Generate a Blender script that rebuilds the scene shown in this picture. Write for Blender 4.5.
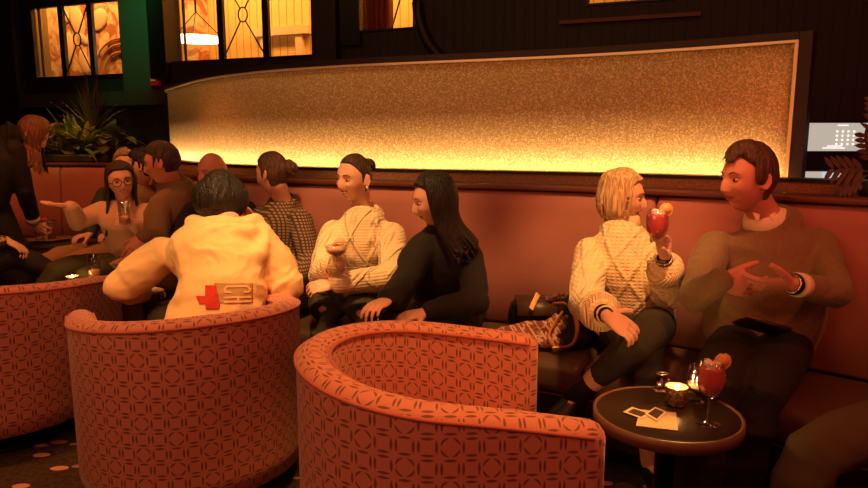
import bpy, bmesh, math, random
import numpy as np
from mathutils import Vector, Matrix, noise
from mathutils.bvhtree import BVHTree

for o in list(bpy.data.objects): bpy.data.objects.remove(o)
SC = bpy.context.scene
COL = SC.collection
PI = math.pi
random.seed(7)

# ------------------------------------------------------------------ camera
CAMH = 1.40; FPX = 675.0; PITCH = math.atan(0.157)
cam_d = bpy.data.cameras.new('camera'); cam = bpy.data.objects.new('camera', cam_d); COL.objects.link(cam)
cam.location = (0, 0, CAMH); cam.rotation_euler = (PI/2 - PITCH, 0, 0)
cam_d.sensor_width = 36; cam_d.lens = FPX/868*36; cam_d.clip_start = 0.05
SC.camera = cam

# ------------------------------------------------------------------ world, lights, exposure
w = bpy.data.worlds.new('world'); SC.world = w; w.use_nodes = True
w.node_tree.nodes['Background'].inputs[0].default_value = (1.0, 0.22, 0.06, 1)
w.node_tree.nodes['Background'].inputs[1].default_value = 0.018
SC.view_settings.view_transform = 'Standard'; SC.view_settings.look = 'None'
SC.view_settings.gamma = 1; SC.view_settings.use_curve_mapping = False
SC.view_settings.exposure = 0.25

def spot(loc, target, power, color, angle=50, blend=0.6, size=0.12):
    d = bpy.data.lights.new('ceiling_or_fill_spot', 'SPOT'); o = bpy.data.objects.new('ceiling_or_fill_spot', d); COL.objects.link(o)
    o.location = loc; d.energy = power; d.color = color; d.spot_size = math.radians(angle); d.spot_blend = blend
    d.shadow_soft_size = size
    o.rotation_euler = (Vector(target)-Vector(loc)).to_track_quat('-Z', 'Y').to_euler()
    return o
def area(loc, target, power, color, sx=0.5, sy=0.5):
    d = bpy.data.lights.new('area_lamp', 'AREA'); o = bpy.data.objects.new('area_lamp', d); COL.objects.link(o)
    o.location = loc; d.energy = power; d.color = color; d.shape = 'RECTANGLE'; d.size = sx; d.size_y = sy
    o.rotation_euler = (Vector(target)-Vector(loc)).to_track_quat('-Z', 'Y').to_euler()
    return o
AMB = (1.0, 0.47, 0.15); RED = (1.0, 0.16, 0.09)
# downlights above the sofa row
spot((-0.5, 1.9, 3.5), (-0.5, 3.25, 1.0), 300, AMB, 32)
spot((0.7, 1.5, 3.5), (0.70, 2.85, 0.95), 360, AMB, 24)
spot((-1.5, 1.4, 3.5), (-0.98, 2.8, 1.0), 200, AMB, 28)
spot((1.9, 1.0, 3.4), (1.3, 2.6, 0.9), 90, (1.0, 0.2, 0.04), 46)
spot((-2.3, 3.3, 3.5), (-2.1, 4.6, 0.8), 150, (1.0, 0.26, 0.05), 46)
spot((0.5, 1.6, 3.3), (0.1, 1.95, 0.7), 270, (1.0, 0.36, 0.08), 30)
spot((-0.9, 2.9, 3.3), (-0.9, 2.4, 0.7), 130, (1.0, 0.34, 0.08), 30)
spot((-2.0, 2.6, 3.3), (-2.0, 2.9, 0.7), 120, (1.0, 0.30, 0.08), 36)
spot((-4.2, 4.6, 3.5), (-3.6, 6.3, 0.8), 160, (1.0, 0.2, 0.04), 50)
# red wash of the room behind the photographer
area((0.3, -1.6, 2.9), (0.2, 3.4, 0.9), 24, RED, 3.0, 1.2)
area((2.9, 0.6, 2.2), (1.2, 2.8, 1.0), 12, RED, 0.8, 0.8)
area((-1.9, 0.4, 2.3), (0.1, 3.1, 1.1), 22, (1.0, 0.36, 0.12), 1.8, 1.2)  # added warm fill from front left to brighten the faces
spot((-0.4, 0.6, 2.7), (1.22, 2.65, 1.25), 60, (1.0, 0.10, 0.05), 20)  # added narrow red fill aimed at the brown-sweater man's face
# added fill lamps, no real fittings, that lift the upper part of the screen
area((0.6, 2.3, 4.0), (0.5, 3.7, 1.6), 6, (1.0, 0.50, 0.18), 2.4, 0.3)
area((-1.4, 3.0, 4.0), (-1.1, 4.5, 1.6), 6, (1.0, 0.50, 0.18), 1.6, 0.3)
area((-3.0, 4.0, 4.0), (-2.2, 5.7, 1.6), 6, (1.0, 0.50, 0.18), 1.6, 0.3)
# plant uplight and green wall wash
spot((-3.55, 6.0, 1.9), (-3.6, 6.75, 1.45), 10, (0.75, 0.9, 0.1), 60)
spot((-2.7, 6.3, 3.9), (-3.05, 7.4, 2.7), 170, (0.04, 1.0, 0.3), 40, 1.0)

# ------------------------------------------------------------------ small tools
ct, st = math.cos(PITCH), math.sin(PITCH)
def W(px, py, Y):
    """point at forward distance Y seen at pixel px,py"""
    u = (px-434)/FPX; v = -(py-244)/FPX
    d = Vector((u, ct + v*st, -st + v*ct))
    return Vector((0, 0, CAMH)) + d*(Y/d.y)
def PX(p):
    d = Vector(p) - Vector((0, 0, CAMH)); z = d.y*ct - d.z*st; up = d.y*st + d.z*ct
    return (434 + FPX*d.x/z, 244 - FPX*up/z)

def tagit(o, label=None, cat=None, group=None, kind=None):
    if label: o['label'] = label
    if cat: o['category'] = cat
    if group: o['group'] = group
    if kind: o['kind'] = kind
    return o
def empty(name, loc, label=None, cat=None, group=None):
    o = bpy.data.objects.new(name, None); COL.objects.link(o); o.location = loc; o.empty_display_size = 0.1
    return tagit(o, label, cat, group)
def mesh_obj(name, bm, mat, parent=None, smooth=True, origin=None):
    """bm in coordinates of the parent (or world, when no parent)"""
    me = bpy.data.meshes.new(name)
    if origin is not None and parent is None:
        bmesh.ops.translate(bm, verts=bm.verts, vec=-Vector(origin))
    bmesh.ops.recalc_face_normals(bm, faces=bm.faces)
    bm.to_mesh(me); bm.free()
    for p in me.polygons: p.use_smooth = smooth
    for m in (mat if isinstance(mat, (list, tuple)) else [mat]): me.materials.append(m)
    o = bpy.data.objects.new(name, me); COL.objects.link(o)
    if parent is not None: o.parent = parent
    elif origin is not None: o.location = origin
    return o
def copy_tree(o, parent=None):
    c = o.copy(); COL.objects.link(c); c.parent = parent
    for ch in o.children: copy_tree(ch, c)
    return c
def box(bm, lo, hi, bevel=0.0, mi=0, M=None):
    x0, y0, z0 = lo; x1, y1, z1 = hi
    r = bmesh.ops.create_cube(bm, size=1.0)
    vs = r['verts']
    for v in vs:
        v.co = Vector(((x0+x1)/2 + v.co.x*(x1-x0), (y0+y1)/2 + v.co.y*(y1-y0), (z0+z1)/2 + v.co.z*(z1-z0)))
    if bevel > 0:
        es = list({e for v in vs for e in v.link_edges})
        rr = bmesh.ops.bevel(bm, geom=es, offset=bevel, segments=2, affect='EDGES', profile=0.5)
        vs = list({v for f in rr['faces'] for v in f.verts} | {v for v in vs if v.is_valid})
    if M is not None:
        for v in vs: v.co = M @ v.co
    fs = {f for v in vs for f in v.link_faces}
    for f in fs: f.material_index = mi
    return vs
def ring_loft(bm, rings, cap0=True, cap1=True, closed=True):
    vr = [[bm.verts.new(p) for p in r] for r in rings]
    n = len(vr[0])
    for a, b in zip(vr, vr[1:]):
        for i in range(n if closed else n-1):
            j = (i+1) % n
            bm.faces.new((a[i], a[j], b[j], b[i]))
    if cap0: bm.faces.new(vr[0][::-1])
    if cap1: bm.faces.new(vr[-1])
    return vr
def lathe(bm, prof, c=(0, 0, 0), n=32, M=None):
    """prof list of (r,z)"""
    rings = []
    for r, z in prof:
        r = max(r, 1e-4)
        rings.append([Vector((c[0]+r*math.cos(2*PI*i/n), c[1]+r*math.sin(2*PI*i/n), c[2]+z)) for i in range(n)])
    if M is not None: rings = [[M @ p for p in r] for r in rings]
    return ring_loft(bm, rings)
def tube(bm, pts, rads, n=12, flat=None, flatk=1.0, round_ends=True):
    """rounded tapered tube through pts; flat=axis to squash by flatk"""
    pts = [Vector(p) for p in pts]
    if not hasattr(rads, '__len__'): rads = [rads]*len(pts)
    tang = []
    for i in range(len(pts)):
        a = pts[max(i-1, 0)]; b = pts[min(i+1, len(pts)-1)]
        t = b-a
        tang.append(t.normalized() if t.length > 1e-9 else Vector((0, 0, 1)))
    ref = Vector(flat).normalized() if flat is not None else (Vector((0, 0, 1)) if abs(tang[0].z) < 0.9 else Vector((1, 0, 0)))
    rings = []
    def ring(c, t, r):
        a = ref - t*ref.dot(t)
        if a.length < 1e-3: a = Vector((1, 0, 0)) - t*t.x
        a.normalize(); b = t.cross(a)
        return [c + a*(math.cos(2*PI*k/n)*r*flatk) + b*(math.sin(2*PI*k/n)*r) for k in range(n)]
    if round_ends:
        for q in (80, 50, 25):
            s = math.radians(q); rings.append(ring(pts[0]-tang[0]*rads[0]*math.sin(s)*min(1, flatk*1.2), tang[0], rads[0]*math.cos(s)))
    for p, t, r in zip(pts, tang, rads): rings.append(ring(p, t, r))
    if round_ends:
        for q in (25, 50, 80):
            s = math.radians(q); rings.append(ring(pts[-1]+tang[-1]*rads[-1]*math.sin(s)*min(1, flatk*1.2), tang[-1], rads[-1]*math.cos(s)))
    ring_loft(bm, rings)
def ellip(bm, c, ax, n=20, m=14):
    """ellipsoid with axis vectors ax=(A,B,C) (already scaled)"""
    A, B, Cc = [Vector(a) for a in ax]; c = Vector(c)
    rings = []
    for j in range(m+1):
        ph = -PI/2 + PI*(j+0.15)/(m+0.3)
        rings.append([c + Cc*math.sin(ph) + A*(math.cos(ph)*math.cos(2*PI*i/n)) + B*(math.cos(ph)*math.sin(2*PI*i/n)) for i in range(n)])
    ring_loft(bm, rings)
def catmull(pts, per=6):
    pts = [Vector(p) for p in pts]; out = []
    P = [pts[0]*2-pts[1]] + pts + [pts[-1]*2-pts[-2]]
    for i in range(1, len(P)-2):
        for k in range(per):
            t = k/per; a, b, c, d = P[i-1], P[i], P[i+1], P[i+2]
            out.append(0.5*((2*b) + (c-a)*t + (2*a-5*b+4*c-d)*t*t + (3*b-a-3*c+d)*t**3))
    out.append(pts[-1]); return out
def remesh(o, vox, smooth=3, decim=None):
    m = o.modifiers.new('r', 'REMESH'); m.mode = 'VOXEL'; m.voxel_size = vox
    if smooth:
        s = o.modifiers.new('s', 'SMOOTH'); s.factor = 0.5; s.iterations = smooth
    dg = bpy.context.evaluated_depsgraph_get(); dg.update()
    me = bpy.data.meshes.new_from_object(o.evaluated_get(dg))
    old = o.data; mats = [m for m in old.materials]
    o.modifiers.clear(); o.data = me
    me.materials.clear()
    for mt in mats: me.materials.append(mt)
    me.polygons.foreach_set('use_smooth', [True]*len(me.polygons))
    bpy.data.meshes.remove(old)
    return o

# ------------------------------------------------------------------ node helpers
class N:
    """scalar node expression"""
    def __init__(s, nt, sock): s.nt, s.s = nt, sock
    def _m(s, op, *a):
        n = s.nt.nodes.new('ShaderNodeMath'); n.operation = op
        for i, x in enumerate((s,)+a):
            if isinstance(x, N): s.nt.links.new(x.s, n.inputs[i])
            else: n.inputs[i].default_value = x
        return N(s.nt, n.outputs[0])
    def __add__(s, o): return s._m('ADD', o)
    __radd__ = __add__
    def __sub__(s, o): return s._m('SUBTRACT', o)
    def __rsub__(s, o): return (s*-1.0)+o
    def __mul__(s, o): return s._m('MULTIPLY', o)
    __rmul__ = __mul__
    def __truediv__(s, o): return s._m('DIVIDE', o)
    def lt(s, o): return s._m('LESS_THAN', o)
    def gt(s, o): return s._m('GREATER_THAN', o)
    def abs(s): return s._m('ABSOLUTE')
    def fl(s): return s._m('FLOOR')
    def fr(s): return s-s.fl()
    def pw(s, o): return s._m('POWER', o)
    def sin(s): return s._m('SINE')
    def sqrt(s): return s._m('SQRT')
    def mn(s, o): return s._m('MINIMUM', o)
    def mx(s, o): return s._m('MAXIMUM', o)
    def mod(s, o): return s - (s/o).fl()*o
    def ss(s, a, b):
        n = s.nt.nodes.new('ShaderNodeMapRange'); n.interpolation_type = 'SMOOTHSTEP'
        s.nt.links.new(s.s, n.inputs[0]); n.inputs[1].default_value = a; n.inputs[2].default_value = b
        return N(s.nt, n.outputs[0])
MATS = {}
def mat(name, col, rough=0.6, metal=0.0, spec=0.5, var=0.0, vscale=8.0, bump=0.0, bscale=60.0, sheen=0.0, trans=0.0, ior=1.45,
        emit=None, estr=0.0, pattern=None, col2=None, sub=0.0, coat=0.0, bdist=0.004):
    if name in MATS: return MATS[name]
    m = bpy.data.materials.new(name); m.use_nodes = True; nt = m.node_tree; b = nt.nodes['Principled BSDF']
    L = nt.links.new
    b.inputs['Base Color'].default_value = (*col, 1); b.inputs['Roughness'].default_value = rough
    b.inputs['Metallic'].default_value = metal; b.inputs['Specular IOR Level'].default_value = spec
    b.inputs['Transmission Weight'].default_value = trans; b.inputs['IOR'].default_value = ior
    b.inputs['Sheen Weight'].default_value = sheen; b.inputs['Coat Weight'].default_value = coat
    if sub: b.inputs['Subsurface Weight'].default_value = sub; b.inputs['Subsurface Radius'].default_value = (0.01, 0.004, 0.002)
    if emit: b.inputs['Emission Color'].default_value = (*emit, 1); b.inputs['Emission Strength'].default_value = estr
    tc = nt.nodes.new('ShaderNodeTexCoord'); co = tc.outputs['Object']
    csock = None
    if var > 0:
        nz = nt.nodes.new('ShaderNodeTexNoise'); nz.inputs['Scale'].default_value = vscale; nz.inputs['Detail'].default_value = 4; L(co, nz.inputs['Vector'])
        mr = nt.nodes.new('ShaderNodeMapRange'); L(nz.outputs[0], mr.inputs[0]); mr.inputs[1].default_value = 0.3; mr.inputs[2].default_value = 0.7
        mx = nt.nodes.new('ShaderNodeMix'); mx.data_type = 'RGBA'; L(mr.outputs[0], mx.inputs[0])
        mx.inputs[6].default_value = (*[c*(1-var) for c in col], 1); mx.inputs[7].default_value = (*(col2 or [min(1, c*(1+var)) for c in col]), 1)
        csock = mx.outputs[2]
    hgt = None
    if bump > 0:
        nb = nt.nodes.new('ShaderNodeTexNoise'); nb.inputs['Scale'].default_value = bscale; nb.inputs['Detail'].default_value = 3; L(co, nb.inputs['Vector'])
        hgt = N(nt, nb.outputs[0])*bump
    if pattern:
        res = pattern(nt, tc)      # (mask, colour at mask 1, extra height)
        mask, pc, ph = res
        if mask is not None:
            mx = nt.nodes.new('ShaderNodeMix'); mx.data_type = 'RGBA'; L(mask.s, mx.inputs[0])
            if csock: L(csock, mx.inputs[6])
            else: mx.inputs[6].default_value = (*col, 1)
            mx.inputs[7].default_value = (*pc, 1); csock = mx.outputs[2]
        if ph is not None: hgt = ph if hgt is None else hgt+ph
    if csock: L(csock, b.inputs['Base Color'])
    if hgt is not None:
        bp = nt.nodes.new('ShaderNodeBump'); bp.inputs['Strength'].default_value = 1.0; bp.inputs['Distance'].default_value = bdist
        L(hgt.s, bp.inputs['Height']); L(bp.outputs[0], b.inputs['Normal'])
    MATS[name] = m
    return m
def xyz(nt, sock):
    s = nt.nodes.new('ShaderNodeSeparateXYZ'); nt.links.new(sock, s.inputs[0])
    return N(nt, s.outputs[0]), N(nt, s.outputs[1]), N(nt, s.outputs[2])

def geo_pattern(nt, tc):           # velvet with rings and squares of dark lens marks
    u, v, _ = xyz(nt, tc.outputs['UV'])
    i, j = u.fl(), v.fl(); x = u-i-0.5; y = v-j-0.5
    half = (i/2.0); even = half.fr().lt(0.25)
    circ = even*(((j+half.fl())/2.0).fr().lt(0.25))
    r = (x*x+y*y).sqrt()
    dg_ = (x*y).abs()/(r*r+0.0001)
    ring = (r-0.43).abs().lt(0.012+(dg_-0.2)*0.15)
    diag = dg_.gt(0.17)
    c_mask = circ*ring*diag
    ax, ay = x.abs(), y.abs()
    l1 = (ax-0.385).abs().lt(0.068-ay*ay*0.66)*ay.lt(0.33)
    l2 = (ay-0.385).abs().lt(0.068-ax*ax*0.66)*ax.lt(0.33)
    s_mask = l1.mx(l2)*(1.0-circ)
    m = c_mask.mx(s_mask)
    return m, (0.19, 0.065, 0.045), (m*-0.5)
def plaid_pattern(nt, tc):
    x, y, z = xyz(nt, tc.outputs['Object'])
    k = 62.0
    a = ((x*0.75+y*0.75)*k).fr().lt(0.42); b = (z*k).fr().lt(0.42)
    m = a.mx(b)
    return m, (0.07, 0.045, 0.035), None
def cable_pattern(nt, tc):         # diamond cables and twisted ropes, stitch ribs
    x, y, z = xyz(nt, tc.outputs['Object'])
    k = 9.0
    xx = x*0.9-y*0.45+(z*23.0).sin()*0.006
    a = ((xx+z*0.62)*k).fr()-0.5; b = ((xx-z*0.62)*k).fr()-0.5
    d = a.abs().mn(b.abs())
    ridge = 1.0-d.ss(0.0, 0.17)
    st_ = ((z*420.0).sin()*0.5+0.5)*((xx*300.0).sin()*0.5+0.5)
    return None, None, ridge*0.6+st_*0.22
def rope_pattern(nt, tc):
    x, y, z = xyz(nt, tc.outputs['Object'])
    xx = x*0.9-y*0.45
    colm = (xx*11.0).fr()-0.5
    rope = (1.0-colm.abs().ss(0.10, 0.2))*(((z*62.0)+colm.abs()*12.0).sin()*0.5+0.5)
    k = 7.5
    a = ((xx+z*0.5)*k).fr()-0.5; b = ((xx-z*0.5)*k).fr()-0.5
    ridge = 1.0-a.abs().mn(b.abs()).ss(0.02, 0.08)
    return None, None, rope*0.8+ridge*0.6+(z*450.0).sin()*0.06
def rib_pattern(nt, tc):
    x, y, z = xyz(nt, tc.outputs['Object'])
    return None, None, ((x*1.0+y*0.6)*520.0).sin()*0.35
def carpet_pattern(nt, tc):
    mp = nt.nodes.new('ShaderNodeMapping'); nt.links.new(tc.outputs['Object'], mp.inputs[0])
    mp.inputs['Rotation'].default_value = (0, 0, 0.5); mp.inputs['Scale'].default_value = (7.5, 14, 0.001)
    v = nt.nodes.new('ShaderNodeTexVoronoi'); v.inputs['Scale'].default_value = 1.0; v.inputs['Randomness'].default_value = 0.75
    nt.links.new(mp.outputs[0], v.inputs['Vector'])
    c = nt.nodes.new('ShaderNodeSeparateColor'); nt.links.new(v.outputs['Color'], c.inputs[0])
    keep = N(nt, c.outputs[0]).gt(0.2)
    d = N(nt, v.outputs['Distance'])
    return d.lt(0.3)*keep*(0.35+0.65*N(nt, c.outputs[1])), (1.0, 0.5, 0.36), None
def bead_pattern(nt, tc):
    u, v, _ = xyz(nt, tc.outputs['UV'])
    g = (u*11.0).fr().lt(0.12)
    return g, (0.004, 0.003, 0.003), g*-1.0
def sparkle_pattern(nt, tc):
    v = nt.nodes.new('ShaderNodeTexVoronoi'); v.inputs['Scale'].default_value = 170.0; nt.links.new(tc.outputs['Object'], v.inputs['Vector'])
    c = nt.nodes.new('ShaderNodeSeparateColor'); nt.links.new(v.outputs['Color'], c.inputs[0])
    k = N(nt, c.outputs[0])
    return k.pw(2.0), (1.0, 0.82, 0.42), k*1.2
def mural_pattern(nt, tc):
    n1 = nt.nodes.new('ShaderNodeTexNoise'); n1.inputs['Scale'].default_value = 2.6; n1.inputs['Detail'].default_value = 5; n1.inputs['Distortion'].default_value = 2.2
    nt.links.new(tc.outputs['Object'], n1.inputs['Vector'])
    return N(nt, n1.outputs[0]).ss(0.42, 0.58), (0.85, 0.5, 0.25), None
def plank_pattern(nt, tc):
    u, v, _ = xyz(nt, tc.outputs['UV'])
    g = (u*9.0).fr().lt(0.1)
    return g, (0.35, 0.2, 0.07), g*-0.5
def stripe_pattern(nt, tc):
    x, y, z = xyz(nt, tc.outputs['Object'])
    a = ((x*0.8+z*0.6)*30.0).fr().lt(0.22).mx(((x*0.6-z*0.8+y)*30.0).fr().lt(0.22))
    return a, (0.5, 0.3, 0.2), None
def sequin_pattern(nt, tc):
    v = nt.nodes.new('ShaderNodeTexVoronoi'); v.inputs['Scale'].default_value = 45.0; nt.links.new(tc.outputs['Object'], v.inputs['Vector'])
    c = nt.nodes.new('ShaderNodeSeparateColor'); nt.links.new(v.outputs['Color'], c.inputs[0])
    return N(nt, c.outputs[0]).gt(0.6), (0.5, 0.35, 0.2), None
def lips_pattern(nt, tc):
    a = nt.nodes.new('ShaderNodeAttribute'); a.attribute_name = 'tint'
    return N(nt, a.outputs['Fac']), (0.32, 0.06, 0.055), None

M_ = {}
def defmats():
    g = M_
    g['skin'] = mat('skin', (0.74, 0.42, 0.30), 0.5, sub=0.08, bump=0.1, bscale=160, pattern=lips_pattern)
    g['skin_ruddy'] = mat('skin_ruddy', (0.64, 0.26, 0.19), 0.5, sub=0.08, bump=0.15, bscale=120, pattern=lips_pattern)
    g['teeth'] = mat('teeth', (0.8, 0.75, 0.65), 0.3)
    g['eye'] = mat('eye_white', (0.40, 0.33, 0.28), 0.45)
    g['iris'] = mat('iris_dark', (0.03, 0.015, 0.01), 0.15)
    for nm_, c1, c2 in (('hair_black', (0.005, 0.004, 0.003), (0.016, 0.009, 0.006)), ('hair_brown', (0.035, 0.014, 0.008), (0.13, 0.055, 0.025)), ('hair_red', (0.07, 0.02, 0.01), (0.26, 0.09, 0.035)),
                        ('hair_dark', (0.016, 0.007, 0.004), (0.07, 0.03, 0.015)), ('hair_blonde', (0.34, 0.18, 0.07), (0.85, 0.60, 0.32)), ('hair_grey', (0.2, 0.12, 0.07), (0.5, 0.33, 0.2))):
        m = bpy.data.materials.new(nm_); m.use_nodes = True; nt = m.node_tree; bs = nt.nodes['Principled BSDF']; L = nt.links.new
        tc = nt.nodes.new('ShaderNodeTexCoord'); mp = nt.nodes.new('ShaderNodeMapping'); L(tc.outputs['Object'], mp.inputs[0]); mp.inputs['Scale'].default_value = (110, 110, 9)
        nz = nt.nodes.new('ShaderNodeTexNoise'); nz.inputs['Scale'].default_value = 1.0; nz.inputs['Detail'].default_value = 3; nz.inputs['Distortion'].default_value = 0.6; L(mp.outputs[0], nz.inputs['Vector'])
        mr = nt.nodes.new('ShaderNodeMapRange'); mr.inputs[1].default_value = 0.35; mr.inputs[2].default_value = 0.68; L(nz.outputs[0], mr.inputs[0])
        mx = nt.nodes.new('ShaderNodeMix'); mx.data_type = 'RGBA'; L(mr.outputs[0], mx.inputs[0]); mx.inputs[6].default_value = (*c1, 1); mx.inputs[7].default_value = (*c2, 1); L(mx.outputs[2], bs.inputs['Base Color'])
        bp = nt.nodes.new('ShaderNodeBump'); bp.inputs['Distance'].default_value = 0.004; L(mr.outputs[0], bp.inputs['Height']); L(bp.outputs[0], bs.inputs['Normal']); bs.inputs['Roughness'].default_value = 0.5
        g[nm_] = m
    g['cream_cable'] = mat('cream_cable_knit', (0.88, 0.68, 0.38), 0.85, sheen=0.2, bump=0.25, bscale=220, pattern=cable_pattern, bdist=0.012)
    g['cream_rope'] = mat('cream_rope_knit', (0.88, 0.70, 0.42), 0.85, sheen=0.2, bump=0.25, bscale=220, pattern=rope_pattern, bdist=0.012)
    g['cream_rib'] = mat('cream_rib_knit', (0.80, 0.60, 0.34), 0.85, sheen=0.2, pattern=rib_pattern, bdist=0.008)
    g['cardigan'] = mat('cardigan_wool', (0.62, 0.38, 0.24), 0.9, sheen=0.3, bump=0.3, bscale=150)
    g['hoodie_cream'] = mat('hoodie_cotton', (0.80, 0.56, 0.27), 0.9, bump=0.25, bscale=160, sheen=0.1)
    g['brown_wool'] = mat('brown_wool', (0.20, 0.13, 0.065), 0.9, bump=0.3, bscale=180, sheen=0.12, var=0.15, vscale=120)
    g['olive_cotton'] = mat('olive_cotton', (0.23, 0.14, 0.075), 0.9, bump=0.3, bscale=150)
    g['black_knit'] = mat('black_knit', (0.012, 0.009, 0.008), 0.85, bump=0.4, bscale=200, sheen=0.02)
    g['black_cloth'] = mat('black_cloth', (0.010, 0.007, 0.006), 0.8, bump=0.3, bscale=160)
    g['teal_cloth'] = mat('teal_cloth', (0.03, 0.045, 0.03), 0.8, bump=0.3, bscale=160)
    g['dark_denim'] = mat('dark_denim', (0.030, 0.024, 0.014), 0.85, bump=0.3, bscale=240)
    g['green_trouser'] = mat('green_trouser', (0.045, 0.045, 0.02), 0.85, bump=0.3, bscale=200)
    g['khaki'] = mat('khaki_twill', (0.34, 0.19, 0.09), 0.85, bump=0.3, bscale=200)
    g['olive_twill'] = mat('olive_twill', (0.07, 0.047, 0.021), 0.85, bump=0.3, bscale=200)
    g['plaid'] = mat('plaid_wool', (0.36, 0.22, 0.13), 0.9, pattern=plaid_pattern, bump=0.2, bscale=200)
    g['sequin'] = mat('sequin_cloth', (0.05, 0.025, 0.015), 0.5, pattern=sequin_pattern)
    g['white_cotton'] = mat('white_cotton', (0.8, 0.68, 0.5), 0.8, bump=0.2, bscale=200)
    g['leather_black'] = mat('black_leather', (0.012, 0.008, 0.007), 0.35, bump=0.15, bscale=80)
    g['velvet'] = mat('patterned_velvet', (0.54, 0.20, 0.14), 0.75, sheen=0.25, pattern=geo_pattern, bump=0.1, bscale=300, bdist=0.003)
    g['velvet_plain'] = mat('plain_velvet', (0.40, 0.10, 0.06), 0.8, sheen=0.2, bump=0.1, bscale=200)
    g['suede'] = mat('salmon_suede', (0.40, 0.155, 0.125), 0.82, var=0.12, vscale=3, bump=0.15, bscale=90, sheen=0.15)
    g['seat_leather'] = mat('seat_leather', (0.10, 0.050, 0.030), 0.36, bump=0.15, bscale=40, var=0.1, vscale=4)
    g['rail_wood'] = mat('rail_wood', (0.12, 0.035, 0.02), 0.5, bump=0.05, bscale=20)
    g['dark_wood'] = mat('dark_wood', (0.022, 0.011, 0.008), 0.5, bump=0.1, bscale=20)
    g['wall_dark'] = mat('wall_panelling', (0.015, 0.010, 0.008), 0.6, pattern=bead_pattern, bdist=0.01)
    g['wall_plain'] = mat('wall_painted', (0.05, 0.035, 0.022), 0.7, bump=0.1, bscale=10)
    g['riser'] = mat('textured_riser', (0.26, 0.14, 0.07), 0.7, bump=0.8, bscale=130, var=0.4, vscale=150)
    g['ledge'] = mat('black_ledge', (0.008, 0.006, 0.005), 0.4)
    g['sparkle'] = mat('gold_mesh_panel', (0.50, 0.34, 0.13), 0.5, metal=0.0, spec=0.6, pattern=sparkle_pattern, bdist=0.002)
    g['brass'] = mat('brass_trim', (0.9, 0.75, 0.5), 0.45, metal=0.5)  # kept pale: the bright reflection along the screen edge is put into the colour
    g['gold_frame'] = mat('gold_frame', (0.7, 0.45, 0.18), 0.35, metal=1.0)
    g['led'] = mat('led_strip', (1, 0.8, 0.5), emit=(1.0, 0.56, 0.24), estr=27.0)
    g['steel'] = mat('steel', (0.7, 0.6, 0.5), 0.25, metal=1.0)
    g['carpet'] = mat('carpet', (0.07, 0.045, 0.02), 0.95, pattern=carpet_pattern, var=0.5, vscale=40)
    m = bpy.data.materials.new('clear_glass'); m.use_nodes = True; nt = m.node_tree; nt.nodes.clear(); L = nt.links.new
    o_ = nt.nodes.new('ShaderNodeOutputMaterial'); mx = nt.nodes.new('ShaderNodeMixShader'); tr = nt.nodes.new('ShaderNodeBsdfTransparent'); gl = nt.nodes.new('ShaderNodeBsdfGlossy')
    gl.inputs['Roughness'].default_value = 0.03; lw = nt.nodes.new('ShaderNodeLayerWeight'); lw.inputs[0].default_value = 0.25
    mr = nt.nodes.new('ShaderNodeMapRange'); mr.inputs[3].default_value = 0.05; mr.inputs[4].default_value = 0.75; L(lw.outputs['Facing'], mr.inputs[0])
    L(mr.outputs[0], mx.inputs[0]); L(tr.outputs[0], mx.inputs[1]); L(gl.outputs[0], mx.inputs[2]); L(mx.outputs[0], o_.inputs[0]); tr.inputs[0].default_value = (0.93, 0.93, 0.93, 1); g['glass'] = m
    g['cocktail'] = mat('pink_cocktail', (0.90, 0.17, 0.18), 0.2, sub=0.6)
    g['pale_cocktail'] = mat('pale_cocktail', (0.85, 0.50, 0.33), 0.3, sub=0.4)
    g['beer'] = mat('amber_drink', (0.9, 0.5, 0.25), 0.2, sub=0.5)
    g['ice'] = mat('ice', (0.9, 0.75, 0.7), 0.15, sub=0.3)
    g['citrus'] = mat('citrus_flesh', (0.85, 0.42, 0.14), 0.4)
    g['peel'] = mat('citrus_peel', (0.85, 0.5, 0.1), 0.5)
    g['napkin'] = mat('paper_napkin', (0.8, 0.62, 0.36), 0.8)
    g['photo_border'] = mat('photo_border', (0.82, 0.7, 0.5), 0.5)
    g['photo_dark'] = mat('photo_print', (0.05, 0.035, 0.03), 0.3, var=0.6, vscale=60)
    g['table_top'] = mat('dark_table_top', (0.030, 0.020, 0.014), 0.33, var=0.3, vscale=6, bump=0.02, bscale=30)
    g['table_edge'] = mat('wood_edge', (0.14, 0.07, 0.045), 0.45)
    g['black_metal'] = mat('black_metal', (0.01, 0.008, 0.008), 0.4, metal=0.6)
    g['wax'] = mat('candle_wax', (0.9, 0.7, 0.4), 0.4, emit=(1.0, 0.45, 0.1), estr=0.8)
    g['flame'] = mat('flame', (1, 0.7, 0.3), emit=(1.0, 0.55, 0.18), estr=120.0)
    g['leaf'] = mat('leaf_green', (0.10, 0.12, 0.03), 0.5, var=0.4, vscale=9)
    g['leaf_dark'] = mat('leaf_dark', (0.055, 0.035, 0.015), 0.5)
    g['leaf_yellow'] = mat('leaf_yellow', (0.45, 0.42, 0.06), 0.5)
    g['leaf_pale'] = mat('leaf_pale', (0.26, 0.16, 0.08), 0.6)
    g['yellow_wall'] = mat('yellow_wall', (0.85, 0.48, 0.15), 0.7, pattern=plank_pattern)
    g['mural'] = mat('mural', (0.45, 0.13, 0.05), 0.6, pattern=mural_pattern)
    g['mural_light'] = mat('mural_light', (0.85, 0.5, 0.26), 0.6)
    g['mural_red'] = mat('mural_red', (0.5, 0.16, 0.07), 0.6)
    g['curtain'] = mat('curtain_red', (0.45, 0.10, 0.04), 0.8)
    g['lamp_glow'] = mat('lamp_glow', (1, 0.8, 0.5), emit=(1.0, 0.7, 0.3), estr=14.0)
    g['screen'] = mat('screen_lit', (0.2, 0.2, 0.2), 0.3, emit=(0.40, 0.36, 0.30), estr=1.0)
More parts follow.
